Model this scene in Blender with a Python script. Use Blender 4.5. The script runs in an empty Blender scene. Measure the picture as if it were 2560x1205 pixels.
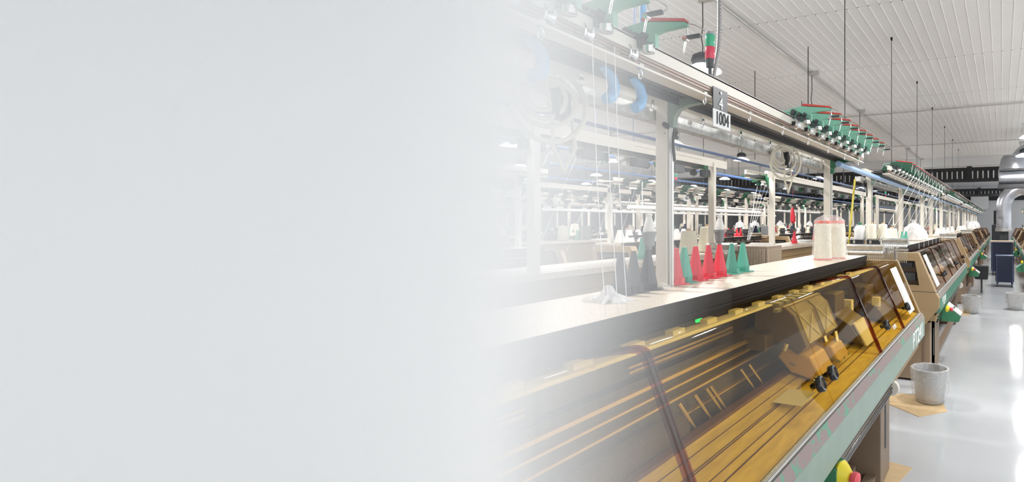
import bpy, bmesh, math, random
from mathutils import Vector, Matrix, noise

random.seed(7)
S = bpy.context.scene
COL = S.collection
PI = math.pi

# ------------------------------------------------------------------ camera
W, H = 2560, 1205
F_PX, CX, HZ = 1382.0, 1865.0, 556.0          # focal length, principal column, horizon row
YAW = math.radians(24.85)
EYE = 1.6
cam = bpy.data.cameras.new('camera')
cam_o = bpy.data.objects.new('camera', cam)
COL.objects.link(cam_o)
cam.sensor_fit = 'HORIZONTAL'
cam.sensor_width = 36.0
cam.lens = F_PX / W * 36.0
cam.shift_x = -(CX - W / 2) / W
cam.shift_y = (HZ - H / 2) / W
cam.clip_start = 0.02
cam.clip_end = 200
cam_o.location = (0, 0, EYE)
cam_o.rotation_euler = (PI / 2, 0, YAW)
S.camera = cam_o

# ------------------------------------------------------------------ world, exposure, sampling helpers
S.view_settings.view_transform = 'Standard'
S.view_settings.look = 'None'
S.view_settings.gamma = 1.0
S.view_settings.exposure = 0.42
S.view_settings.use_curve_mapping = False
wd = bpy.data.worlds.new('ambient_fill')  # even world light added as fill for the hall and the mist
S.world = wd
wd.use_nodes = True
bg = wd.node_tree.nodes['Background']
bg.inputs[0].default_value = (0.955, 0.98, 1.0, 1)
bg.inputs[1].default_value = 1.155
cy = S.cycles
cy.max_bounces = 12
cy.diffuse_bounces = 4
cy.glossy_bounces = 4
cy.transmission_bounces = 4
cy.volume_bounces = 6
cy.transparent_max_bounces = 32
cy.caustics_reflective = False
cy.caustics_refractive = False
cy.sample_clamp_indirect = 6.0
cy.use_denoising = True
cy.use_adaptive_sampling = True
cy.adaptive_threshold = 0.04
LAMP_POWER = 47.0

cT, sT = math.cos(YAW), math.sin(YAW)


def y_at(px, x):
    """world y of the point on the vertical plane X = x (x < 0) seen in image column px"""
    t = (px - CX) / F_PX
    return -x * (cT + t * sT) / (sT - t * cT)


# ------------------------------------------------------------------ materials
MATS = {}


def mat(name, color, rough=0.5, metal=0.0, bump=0.0, bscale=60.0, var=0.0, vscale=8.0, spec=0.5, emit=None, estr=0.0, coat=0.0, stretch=None):
    if name in MATS:
        return MATS[name]
    m = bpy.data.materials.new(name)
    m.use_nodes = True
    nt = m.node_tree
    b = nt.nodes['Principled BSDF']
    b.inputs['Base Color'].default_value = (*color, 1)
    b.inputs['Roughness'].default_value = rough
    b.inputs['Metallic'].default_value = metal
    b.inputs['Specular IOR Level'].default_value = spec
    b.inputs['Coat Weight'].default_value = coat
    if emit:
        b.inputs['Emission Color'].default_value = (*emit, 1)
        b.inputs['Emission Strength'].default_value = estr
    if var > 0 or bump > 0:
        tc = nt.nodes.new('ShaderNodeTexCoord')
        mp = nt.nodes.new('ShaderNodeMapping')
        nt.links.new(tc.outputs['Object'], mp.inputs['Vector'])
        if stretch:
            mp.inputs['Scale'].default_value = stretch
    if var > 0:
        n = nt.nodes.new('ShaderNodeTexNoise')
        n.inputs['Scale'].default_value = vscale
        n.inputs['Detail'].default_value = 6
        nt.links.new(mp.outputs[0], n.inputs['Vector'])
        r = nt.nodes.new('ShaderNodeValToRGB')
        r.color_ramp.elements[0].position = 0.3
        r.color_ramp.elements[1].position = 0.7
        r.color_ramp.elements[0].color = (*[c * (1 - var) for c in color], 1)
        r.color_ramp.elements[1].color = (*[min(1, c * (1 + var)) for c in color], 1)
        nt.links.new(n.outputs['Fac'], r.inputs[0])
        nt.links.new(r.outputs[0], b.inputs['Base Color'])
    if bump > 0:
        n = nt.nodes.new('ShaderNodeTexNoise')
        n.inputs['Scale'].default_value = bscale
        n.inputs['Detail'].default_value = 4
        nt.links.new(mp.outputs[0], n.inputs['Vector'])
        bp = nt.nodes.new('ShaderNodeBump')
        bp.inputs['Strength'].default_value = bump
        bp.inputs['Distance'].default_value = 0.01
        nt.links.new(n.outputs['Fac'], bp.inputs['Height'])
        nt.links.new(bp.outputs[0], b.inputs['Normal'])
    MATS[name] = m
    return m


def clear_mat(name, tint, gloss=0.04, ior=1.45, cloud=0.0, gmax=0.6):
    """clear tinted plastic: straight-through tint plus a mirror-like skin"""
    m = bpy.data.materials.new(name)
    m.use_nodes = True
    nt = m.node_tree
    nt.nodes.clear()
    out = nt.nodes.new('ShaderNodeOutputMaterial')
    tr = nt.nodes.new('ShaderNodeBsdfTransparent')
    tr.inputs[0].default_value = (*tint, 1)
    gl = nt.nodes.new('ShaderNodeBsdfGlossy')
    gl.inputs['Roughness'].default_value = gloss
    gl.inputs['Color'].default_value = (0.95, 0.93, 0.9, 1)
    lw = nt.nodes.new('ShaderNodeLayerWeight')
    lw.inputs[0].default_value = 0.5
    pw = nt.nodes.new('ShaderNodeMath')
    pw.operation = 'POWER'
    nt.links.new(lw.outputs['Facing'], pw.inputs[0])
    pw.inputs[1].default_value = 4.5
    fr = nt.nodes.new('ShaderNodeMapRange')
    nt.links.new(pw.outputs[0], fr.inputs[0])
    fr.inputs[3].default_value = ((ior - 1) / (ior + 1)) ** 2
    fr.inputs[4].default_value = gmax
    mx = nt.nodes.new('ShaderNodeMixShader')
    ge = nt.nodes.new('ShaderNodeNewGeometry')
    fb = nt.nodes.new('ShaderNodeMath')
    fb.operation = 'SUBTRACT'
    fb.inputs[0].default_value = 1.0
    nt.links.new(ge.outputs['Backfacing'], fb.inputs[1])
    fm = nt.nodes.new('ShaderNodeMath')
    fm.operation = 'MULTIPLY'
    nt.links.new(fr.outputs[0], fm.inputs[0])
    nt.links.new(fb.outputs[0], fm.inputs[1])
    nt.links.new(fm.outputs[0], mx.inputs[0])
    nt.links.new(tr.outputs[0], mx.inputs[1])
    nt.links.new(gl.outputs[0], mx.inputs[2])
    last = mx
    if cloud > 0:
        df = nt.nodes.new('ShaderNodeBsdfDiffuse')
        df.inputs[0].default_value = (0.9, 0.9, 0.9, 1)
        tc = nt.nodes.new('ShaderNodeTexCoord')
        n = nt.nodes.new('ShaderNodeTexNoise')
        n.inputs['Scale'].default_value = 14
        n.inputs['Distortion'].default_value = 1.5
        nt.links.new(tc.outputs['Object'], n.inputs['Vector'])
        mr = nt.nodes.new('ShaderNodeMapRange')
        mr.inputs[1].default_value = 0.35
        mr.inputs[2].default_value = 0.7
        mr.inputs[3].default_value = cloud * 0.65
        mr.inputs[4].default_value = cloud
        nt.links.new(n.outputs['Fac'], mr.inputs[0])
        m2 = nt.nodes.new('ShaderNodeMixShader')
        nt.links.new(mr.outputs[0], m2.inputs[0])
        nt.links.new(mx.outputs[0], m2.inputs[1])
        nt.links.new(df.outputs[0], m2.inputs[2])
        last = m2
    nt.links.new(last.outputs[0], out.inputs['Surface'])
    MATS[name] = m
    return m


M_white = mat('painted_cream_metal', (0.78, 0.735, 0.65), 0.45, var=0.03, vscale=3)
M_alu = mat('aluminium', (0.62, 0.61, 0.59), 0.32, 0.85)
M_galv = mat('galvanised_steel', (0.62, 0.62, 0.60), 0.38, 0.75, var=0.22, vscale=24)
M_duct = mat('duct_foil', (0.46, 0.475, 0.52), 0.3, 0.9, bump=0.15, bscale=20, var=0.1, vscale=5)
M_green = mat('light_green_paint', (0.295, 0.385, 0.33), 0.45, var=0.05, vscale=10, bump=0.04, bscale=200)
M_dgreen = mat('deep_green_paint', (0.045, 0.20, 0.10), 0.4, var=0.1, vscale=4)
M_mint = mat('mint_green_plastic', (0.19, 0.46, 0.34), 0.4)
M_red = mat('red_plastic', (0.72, 0.035, 0.065), 0.35)
M_pink = mat('red_pink_plastic', (0.80, 0.10, 0.12), 0.35)
M_cgreen = mat('green_plastic', (0.10, 0.40, 0.30), 0.38)
M_black = mat('black_plastic', (0.018, 0.018, 0.022), 0.3)
M_dark = mat('dark_grey_plastic', (0.055, 0.06, 0.065), 0.4)
M_gablack = mat('black_gloss', (0.006, 0.006, 0.008), 0.12, coat=0.4)
M_tan = mat('tan_paint', (0.38, 0.265, 0.14), 0.45, var=0.05, vscale=3, bump=0.03, bscale=250)
M_brown = mat('brown_paint', (0.23, 0.165, 0.115), 0.45, var=0.08, vscale=4)
M_chrome = mat('chrome', (0.8, 0.8, 0.8), 0.12, 1.0)
M_cream = mat('cream_yarn', (0.88, 0.83, 0.68), 0.85, bump=0.2, bscale=90, stretch=(1, 1, 6), var=0.05, vscale=30)
M_wyarn = mat('white_yarn', (0.9, 0.89, 0.86), 0.85, bump=0.5, bscale=90, stretch=(1, 1, 6))
M_cork = mat('brown_rail_stripe', (0.30, 0.20, 0.15), 0.4, 0.2)
M_blue = mat('blue_hose', (0.12, 0.28, 0.60), 0.4)
M_yellow = mat('yellow_plastic', (0.80, 0.66, 0.03), 0.4)
M_paper = mat('white_paper', (0.86, 0.86, 0.85), 0.7)
M_letter = mat('white_lettering', (0.92, 0.92, 0.90), 0.5)
M_ink = mat('black_ink', (0.01, 0.01, 0.01), 0.6)
M_navy = mat('navy_plastic', (0.012, 0.018, 0.05), 0.35)
M_truss = mat('black_truss_paint', (0.016, 0.017, 0.02), 0.5)
M_cord = mat('black_cord', (0.01, 0.01, 0.01), 0.5)
M_beige = mat('beige_cable', (0.62, 0.58, 0.48), 0.45)
M_gold = mat('brass_plate', (0.93, 0.72, 0.22), 0.35, 0.15, var=0.16, vscale=9, stretch=(6, 1, 1), bump=0.05, bscale=60)
M_goldd = mat('brass_rail', (0.55, 0.40, 0.16), 0.3, 0.7)
M_inner = mat('dark_machine_interior', (0.042, 0.028, 0.028), 0.35)
M_roller = mat('purple_roller_rubber', (0.12, 0.085, 0.10), 0.45, bump=1.0, bscale=260)
M_card = mat('cardboard', (0.60, 0.44, 0.25), 0.8, var=0.06, vscale=20)
M_greyp = mat('grey_plastic', (0.22, 0.23, 0.235), 0.45)
M_thread = mat('white_thread', (0.9, 0.9, 0.88), 0.8)
M_lampglow = mat('lamp_glow', (1, 1, 1), 0.5, emit=(1.0, 0.98, 0.95), estr=9.0)
M_redlens = mat('red_signal_lens', (0.75, 0.02, 0.08), 0.15, coat=0.5)
M_grnlens = mat('green_signal_lens', (0.02, 0.42, 0.22), 0.15, coat=0.5)
M_led = mat('green_led', (0.0, 0.6, 0.15), 0.3, emit=(0.0, 1.0, 0.25), estr=1.5)
M_leaf = mat('dark_brush_metal', (0.03, 0.035, 0.03), 0.6)
M_amber = clear_mat('amber_plastic', (0.945, 0.855, 0.60), 0.03, gmax=0.22)
M_amberedge = clear_mat('dark_amber_edge', (0.66, 0.40, 0.22), 0.06)
M_smoke = clear_mat('smoky_clear_plastic', (0.90, 0.86, 0.83), 0.05, gmax=0.45)
M_smokedge = clear_mat('brown_clear_edge', (0.50, 0.30, 0.20), 0.08)
M_film = clear_mat('plastic_film', (0.99, 0.99, 0.99), 0.3, 1.3, cloud=0.30, gmax=0.25)
M_bag = clear_mat('milky_plastic_bag', (0.97, 0.97, 0.97), 0.3, 1.3, cloud=0.85, gmax=0.25)

# worktop: pale speckled laminate
m = mat('worktop_laminate', (0.74, 0.68, 0.60), 0.42, var=0.05, vscale=2.5)
nt = m.node_tree
b = nt.nodes['Principled BSDF']
tc = nt.nodes.new('ShaderNodeTexCoord')
n1 = nt.nodes.new('ShaderNodeTexNoise'); n1.inputs['Scale'].default_value = 160; n1.inputs['Detail'].default_value = 3
nt.links.new(tc.outputs['Object'], n1.inputs['Vector'])
r1 = nt.nodes.new('ShaderNodeValToRGB')
r1.color_ramp.elements[0].position = 0.34; r1.color_ramp.elements[0].color = (0.50, 0.41, 0.32, 1)
r1.color_ramp.elements[1].position = 0.50; r1.color_ramp.elements[1].color = (0.76, 0.665, 0.545, 1)
nt.links.new(n1.outputs['Fac'], r1.inputs[0])
nt.links.new(r1.outputs[0], b.inputs['Base Color'])
b.inputs['Specular IOR Level'].default_value = 0.3
M_work = m

# floor: pale grey glossy epoxy
m = mat('grey_epoxy_floor', (0.54, 0.56, 0.585), 0.14, var=0.06, vscale=1.2, spec=0.24)
nt = m.node_tree; b = nt.nodes['Principled BSDF']
tc = nt.nodes.new('ShaderNodeTexCoord')
n1 = nt.nodes.new('ShaderNodeTexNoise'); n1.inputs['Scale'].default_value = 2.4; n1.inputs['Detail'].default_value = 8; n1.inputs['Roughness'].default_value = 0.65
nt.links.new(tc.outputs['Object'], n1.inputs['Vector'])
mr = nt.nodes.new('ShaderNodeMapRange'); mr.inputs[3].default_value = 0.05; mr.inputs[4].default_value = 0.13
nt.links.new(n1.outputs['Fac'], mr.inputs[0]); nt.links.new(mr.outputs[0], b.inputs['Roughness'])
n2 = nt.nodes.new('ShaderNodeTexNoise'); n2.inputs['Scale'].default_value = 22
nt.links.new(tc.outputs['Object'], n2.inputs['Vector'])
bp = nt.nodes.new('ShaderNodeBump'); bp.inputs['Strength'].default_value = 0.012; bp.inputs['Distance'].default_value = 0.01
nt.links.new(n2.outputs['Fac'], bp.inputs['Height']); nt.links.new(bp.outputs[0], b.inputs['Normal'])
M_floor = m

# ceiling: grey-white ribbed sheet with rows of dark screw heads every 2.4 m
m = mat('ribbed_ceiling_sheet', (0.86, 0.855, 0.85), 0.5, var=0.03, vscale=0.6)
nt = m.node_tree; b = nt.nodes['Principled BSDF']
base_link = b.inputs['Base Color'].links[0].from_socket
tc = nt.nodes.new('ShaderNodeTexCoord'); sx = nt.nodes.new('ShaderNodeSeparateXYZ')
nt.links.new(tc.outputs['Object'], sx.inputs[0])


def mth(op, a, bv=None, c=None):
    n = nt.nodes.new('ShaderNodeMath'); n.operation = op
    for i, v in enumerate((a, bv, c)):
        if v is None:
            continue
        if isinstance(v, (int, float)):
            n.inputs[i].default_value = v
        else:
            nt.links.new(v, n.inputs[i])
    return n.outputs[0]


dx = mth('PINGPONG', mth('ADD', sx.outputs[0], 36.6 + 0.061), 0.061)      # distance from a rib
dy = mth('ABSOLUTE', mth('SUBTRACT', mth('PINGPONG', mth('ADD', sx.outputs[1], 24.0 - 6.12 + 1.2), 1.2), 1.2))
rx = mth('MULTIPLY', mth('SUBTRACT', 0.061, dx), 1.0)
dd = mth('SQRT', mth('ADD', mth('POWER', rx, 2), mth('POWER', dy, 2)))
dot = mth('LESS_THAN', dd, 0.011)
seam = mth('MULTIPLY', mth('LESS_THAN', dy, 0.004), 0.25)
msk = mth('MAXIMUM', dot, seam)
mxn = nt.nodes.new('ShaderNodeMixRGB'); mxn.inputs[2].default_value = (0.05, 0.05, 0.05, 1)
nt.links.new(msk, mxn.inputs[0]); nt.links.new(base_link, mxn.inputs[1]); nt.links.new(mxn.outputs[0], b.inputs['Base Color'])
M_ceil = m

# worn green/brown band of the front beam
m = mat('worn_brown_green_band', (0.27, 0.20, 0.19), 0.5)
nt = m.node_tree; b = nt.nodes['Principled BSDF']
tc = nt.nodes.new('ShaderNodeTexCoord')
n1 = nt.nodes.new('ShaderNodeTexNoise'); n1.inputs['Scale'].default_value = 16; n1.inputs['Detail'].default_value = 12; n1.inputs['Roughness'].default_value = 0.75
nt.links.new(tc.outputs['Object'], n1.inputs['Vector'])
r1 = nt.nodes.new('ShaderNodeValToRGB')
r1.color_ramp.elements[0].position = 0.54; r1.color_ramp.elements[0].color = (0.31, 0.235, 0.225, 1)
r1.color_ramp.elements[1].position = 0.565; r1.color_ramp.elements[1].color = (0.13, 0.36, 0.24, 1)
nt.links.new(n1.outputs['Fac'], r1.inputs[0]); nt.links.new(r1.outputs[0], b.inputs['Base Color'])
M_worn = m

M_wall = mat('white_wall_paint', (0.66, 0.665, 0.67), 0.7, var=0.04, vscale=0.5)

# ------------------------------------------------------------------ mesh helpers


class MB:
    def __init__(self):
        self.bm = bmesh.new()

    def box(self, x0, x1, y0, y1, z0, z1):
        v = [self.bm.verts.new(p) for p in ((x0, y0, z0), (x1, y0, z0), (x1, y1, z0), (x0, y1, z0), (x0, y0, z1), (x1, y0, z1), (x1, y1, z1), (x0, y1, z1))]
        for f in ((0, 3, 2, 1), (4, 5, 6, 7), (0, 1, 5, 4), (1, 2, 6, 5), (2, 3, 7, 6), (3, 0, 4, 7)):
            self.bm.faces.new([v[i] for i in f])
        return self

    def prism(self, prof, y0, y1, axis='y'):
        """extrude a closed (a, b) outline along an axis: y -> (x, z), x -> (y, z), z -> (x, y)"""
        def P(a, c, t):
            return {'y': (a, t, c), 'x': (t, a, c), 'z': (a, c, t)}[axis]
        A = [self.bm.verts.new(P(a, c, y0)) for a, c in prof]
        B = [self.bm.verts.new(P(a, c, y1)) for a, c in prof]
        n = len(prof)
        self.bm.faces.new(A)
        self.bm.faces.new(B[::-1])
        for i in range(n):
            self.bm.faces.new((A[i], B[i], B[(i + 1) % n], A[(i + 1) % n]))
        return self

    def tube(self, pts, r, n=8, closed=False, caps=True):
        pts = [Vector(p) for p in pts]
        rings = []
        N = len(pts)
        up = Vector((0, 0, 1))
        prev = None
        for i, p in enumerate(pts):
            if closed:
                t = pts[(i + 1) % N] - pts[i - 1]
            else:
                t = pts[min(i + 1, N - 1)] - pts[max(i - 1, 0)]
            t.normalize()
            if prev is None:
                a = t.cross(up)
                if a.length < 1e-3:
                    a = t.cross(Vector((1, 0, 0)))
            else:
                a = prev - t * prev.dot(t)
                if a.length < 1e-4:
                    a = t.cross(up)
            a.normalize()
            prev = a
            bvec = t.cross(a)
            rr = r[i] if isinstance(r, (list, tuple)) else r
            rings.append([self.bm.verts.new(p + (a * math.cos(k * 2 * PI / n) + bvec * math.sin(k * 2 * PI / n)) * rr) for k in range(n)])
        M = N if closed else N - 1
        for i in range(M):
            A, B = rings[i], rings[(i + 1) % N]
            for k in range(n):
                self.bm.faces.new((A[k], A[(k + 1) % n], B[(k + 1) % n], B[k]))
        if not closed and caps:
            self.bm.faces.new(rings[0][::-1])
            self.bm.faces.new(rings[-1])
        return self

    def cyl(self, p0, p1, r0, r1=None, n=16):
        return self.tube([p0, p1], [r0, r0 if r1 is None else r1], n)

    def lathe(self, prof, c=(0, 0, 0), n=24, jitter=0.0, axis=None, cap=True):
        """revolve (radius, height) pairs about the vertical through c (or about axis)"""
        c = Vector(c)
        if axis is None:
            U, V, Wv = Vector((1, 0, 0)), Vector((0, 1, 0)), Vector((0, 0, 1))
        else:
            Wv = Vector(axis).normalized()
            U = Wv.orthogonal().normalized()
            V = Wv.cross(U)
        rings = []
        for r, h in prof:
            ring = []
            for k in range(n):
                a = k * 2 * PI / n
                j = 1 + (jitter * noise.noise(Vector((math.cos(a) * 2.3, math.sin(a) * 2.3, h * 12)) * 1.7) if jitter else 0)
                ring.append(self.bm.verts.new(c + (U * math.cos(a) + V * math.sin(a)) * (r * j) + Wv * h))
            rings.append(ring)
        for A, B in zip(rings, rings[1:]):
            for k in range(n):
                self.bm.faces.new((A[k], A[(k + 1) % n], B[(k + 1) % n], B[k]))
        if cap:
            self.bm.faces.new(rings[0][::-1])
            self.bm.faces.new(rings[-1])
        return self

    def build(self, name, material, parent=None, smooth=False, bevel=0.0):
        bmesh.ops.recalc_face_normals(self.bm, faces=self.bm.faces)
        if bevel > 0:
            es = [e for e in self.bm.edges if len(e.link_faces) == 2 and e.calc_face_angle(0) > 0.6]
            bmesh.ops.bevel(self.bm, geom=es, offset=bevel, segments=2, affect='EDGES', profile=0.5, clamp_overlap=True)
        me = bpy.data.meshes.new(name)
        self.bm.to_mesh(me)
        self.bm.free()
        mm = material if isinstance(material, (list, tuple)) else [material]
        for q in mm:
            me.materials.append(q)
        if smooth:
            me.polygons.foreach_set('use_smooth', [True] * len(me.polygons))
            me.set_sharp_from_angle(angle=math.radians(40))
        o = bpy.data.objects.new(name, me)
        COL.objects.link(o)
        if parent is not None:
            o.parent = parent
        return o


def tag(o, label=None, cat=None, group=None, kind=None):
    if label:
        o['label'] = label
    if cat:
        o['category'] = cat
    if group:
        o['group'] = group
    if kind:
        o['kind'] = kind
    return o


def thing(name, label, cat, loc=(0, 0, 0), rz=0.0, group=None):
    o = bpy.data.objects.new(name, None)
    o.empty_display_size = 0.1
    COL.objects.link(o)
    o.location = loc
    o.rotation_euler = (0, 0, rz)
    return tag(o, label, cat, group)


KIDS = {}


def kids(o):
    return [c for c in o.children]


def copy_tree(o, loc=None, rz=None, label=None, group=None, parent=None):
    c = o.copy()
    COL.objects.link(c)
    c.parent = parent
    if loc is not None:
        c.location = loc
    if rz is not None:
        c.rotation_euler = (0, 0, rz)
    if label:
        c['label'] = label
    if group:
        c['group'] = group
    for ch in kids(o):
        copy_tree(ch, parent=c)
    return c


def text_mesh(name, s, size, material, parent, loc, rot, depth=0.0015, sx=1.0):
    cu = bpy.data.curves.new(name, 'FONT')
    cu.body = s
    cu.size = size
    cu.extrude = depth
    cu.align_x = 'CENTER'
    cu.align_y = 'CENTER'
    o = bpy.data.objects.new(name, cu)
    COL.objects.link(o)
    dg = bpy.context.evaluated_depsgraph_get()
    me = bpy.data.meshes.new_from_object(o.evaluated_get(dg))
    bpy.data.objects.remove(o)
    me.name = name
    me.materials.clear()
    me.materials.append(material)
    t = bpy.data.objects.new(name, me)
    COL.objects.link(t)
    t.parent = parent
    t.location = loc
    t.rotation_euler = rot
    t.scale = (sx, 1, 1)
    return t


# ================================================================== THE HALL
XL, XR, YN, YF, ZC = -26.0, 4.2, -2.2, 40.0, 4.0
fl = MB().box(XL, XR, YN, YF, -0.1, 0).build('floor', M_floor)
tag(fl, kind='structure')
# ribbed ceiling sheet: real shallow ribs running along the rows
bm_ = MB()
prof = []
k0 = int((XL) / 0.122) - 1
k1 = int(9.0 / 0.122)
pts = []
for k in range(k0, k1):
    x = k * 0.122
    pts += [(x - 0.006, 0.0), (x - 0.003, -0.006), (x + 0.003, -0.006), (x + 0.006, 0.0)]
pts = [p for p in pts if XL <= p[0] <= 5.0]
YC = 22.0
prof = [(a, ZC + c) for a, c in pts] + [(pts[-1][0], ZC + 0.1), (pts[0][0], ZC + 0.1)]
ce = bm_.prism(prof, YN, YC).build('ceiling', M_ceil)
tag(ce, kind='structure')
c2 = MB().box(XL, 5.0, YC, YF + 0.2, ZC - 0.02, ZC + 0.1).build('ceiling', M_wall)
tag(c2, kind='structure')
wf = MB().box(XL, 5.0, YF, YF + 0.2, 0, ZC).build('wall_far', M_wall)
tag(wf, kind='structure')
wl = MB().box(XL - 0.2, XL, YN, YF, 0, ZC).build('wall_left', M_wall)
tag(wl, kind='structure')
# far wall: dark strip of high glazing and a pale box
tag(MB().box(-20, 4.9, YF - 0.12, YF - 0.002, 3.05, 3.5).build('trim_1', M_truss), kind='structure')
# curved bulkhead under the ceiling where the ribbed sheet ends
bp_ = [(YC - 0.35, ZC - 0.005), (YC - 0.12, ZC - 0.06), (YC + 0.0, ZC - 0.16), (YC + 0.06, ZC - 0.30), (YC + 0.3, ZC - 0.30), (YC + 0.3, ZC - 0.005)]
tag(MB().prism(bp_, XL, 4.9, 'x').build('trim_2', M_wall, smooth=True), kind='structure')

# black lattice trusses crossing the hall


def truss(y, z0, z1, name_i):
    b = MB()
    b.box(XL, 4.9, y - 0.08, y + 0.08, z1 - 0.13, z1)
    b.box(XL, 4.9, y - 0.10, y + 0.10, z0, z0 + 0.12)
    x = XL
    while x < 4.8:
        b.box(x, x + 0.135, y - 0.03, y + 0.03, z0 + 0.1, z1 - 0.1)
        x += 0.18
    for xx in (-20, -15, -10, -5.5, -1.2, 3):
        b.box(xx, xx + 0.18, y - 0.09, y + 0.09, z0, z1 + 0.05)
    for xx in (-18, -9, -4.4, 0.2):
        b.box(xx, xx + 0.02, y, y + 0.02, z1, ZC)
    o = b.build('trim_%d' % name_i, M_truss)
    return tag(o, kind='structure')


truss(22.4, 3.12, 3.66, 3)
truss(32.0, 3.0, 3.40, 4)

# wall-mounted pale box
pb = thing('wall_cabinet', 'large pale grey square box hanging high on the far wall', 'cabinet', (-1.35, YF - 0.25, 2.45))
MB().box(-0.55, 0.55, -0.13, 0.13, 0, 1.1).build('body', mat('pale_box', (0.7, 0.7, 0.68), 0.5), pb, bevel=0.02)
MB().box(-0.5, 0.5, -0.15, -0.13, 0.05, 1.05).build('door', M_paper, pb)

# ceiling conduits and drop wires


def conduit(pts, r, label, mt=M_alu, name='conduit', cat='pipe', group=None, n=8):
    o = MB().tube(pts, r, n)
    if name in ('air_pipe', 'pipe') and pts[0][2] > 2.2:
        for q in range(6):
            h_ = Vector(pts[0]).lerp(Vector(pts[1]), 0.05 + 0.18 * q)
            o.tube([(h_.x, h_.y, h_.z), (h_.x, h_.y, ZC)], 0.004, 5)
    o = o.build(name, mt, smooth=True)
    return tag(o, label, cat, group)


conduit([(-2.78, YN, ZC - 0.03), (-2.78, 21.5, ZC - 0.03)], 0.013, 'thin grey conduit along the ceiling feeding the nearest row of pendant lamps')
conduit([(-6.05, YN, ZC - 0.03), (-6.05, 21.5, ZC - 0.03)], 0.013, 'thin grey ceiling conduit above the second machine aisle')
conduit([(XL, 12.2, ZC - 0.035), (4.8, 12.2, ZC - 0.035)], 0.014, 'thin grey conduit crossing the ceiling from side to side')
conduit([(XL, 17.6, ZC - 0.035), (4.8, 17.6, ZC - 0.035)], 0.012, 'thin conduit crossing the ceiling nearer the dark truss')

for i, (x, y, z) in enumerate([(-1.3, 4.95, 2.16), (-1.3, 7.3, 2.16), (-1.31, 9.75, 2.16), (-1.32, 12.1, 2.16), (-1.3, 14.6, 2.16), (-1.3, 17.0, 2.16), (-1.3, 19.4, 2.16)]):
    b = MB()
    b.tube([(x, y, z), (x, y, ZC)], 0.004, 6)
    b.box(x - 0.012, x + 0.012, y - 0.01, y + 0.01, ZC - 0.04, ZC)
    b.cyl((x, y, z), (x, y, z + 0.10), 0.008, n=8)
    tag(b.build('hanger_wire', M_cord), ['thin black hanger wire dropping to the gap past the first machine', 'thin black hanger wire above the second machine', 'black hanger wire over the far end of the second machine', 'black hanger wire over the gap before the third machine'][i] if i < 4 else 'far black hanger wire dropping from the ceiling to the feeder rail', 'wire', 'hanger wires in the front row' if i >= 4 else None)
for i, (x, y) in enumerate([(-3.55, 8.0), (-3.6, 10.4), (-2.4, 7.2), (-3.5, 13.2), (-6.9, 14.4), (-5.6, 10.0)]):
    b = MB()
    b.tube([(x, y, 2.16 if i != 0 else 2.6), (x, y, ZC)], 0.006, 6)
    tag(b.build('hanger_wire', M_cord), 'thin hanger wire between ceiling and the feeder rails of the rear rows', 'wire', 'hanger wires of the rear rows')

# ------------------------------------------------------------------ pendant lamps


def make_lamp():
    t = thing('pendant_lamp', 'lamp', 'lamp')
    MB().lathe([(0.205, 0.0), (0.20, 0.012), (0.15, 0.045), (0.10, 0.07), (0.095, 0.075)], n=28, cap=False).build('shade', mat('lamp_shade_glass', (0.9, 0.9, 0.92), 0.2, emit=(1, 1, 1), estr=2.2), t, smooth=True)
    MB().lathe([(0.002, 0.018), (0.10, 0.016), (0.197, 0.006), (0.197, 0.002), (0.1, 0.0), (0.002, 0.0)], n=28).build('diffuser', M_lampglow, t, smooth=True)
    b = MB().lathe([(0.095, 0.072), (0.112, 0.10), (0.115, 0.14), (0.10, 0.175), (0.055, 0.20), (0.02, 0.21)], n=24)
    for k in range(24):
        a = k * 2 * PI / 24
        ca, sa = math.cos(a), math.sin(a)
        b.tube([(0.10 * ca, 0.10 * sa, 0.08), (0.121 * ca, 0.121 * sa, 0.12), (0.104 * ca, 0.104 * sa, 0.172)], 0.004, 5)
    b.build('driver_housing', M_dark, t, smooth=True)
    MB().tube([(0, 0, 0.2), (0.004, 0.0, 0.27), (-0.012, 0, 0.36), (0.004, 0, 0.5), (0, 0, ZC - 3.2)], 0.006, 6).build('cord', M_cord, t, smooth=True)
    MB().box(-0.04, 0.12, -0.03, 0.03, ZC - 3.2 - 0.06, ZC - 3.2).build('junction_box', M_alu, t)
    return t


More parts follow.
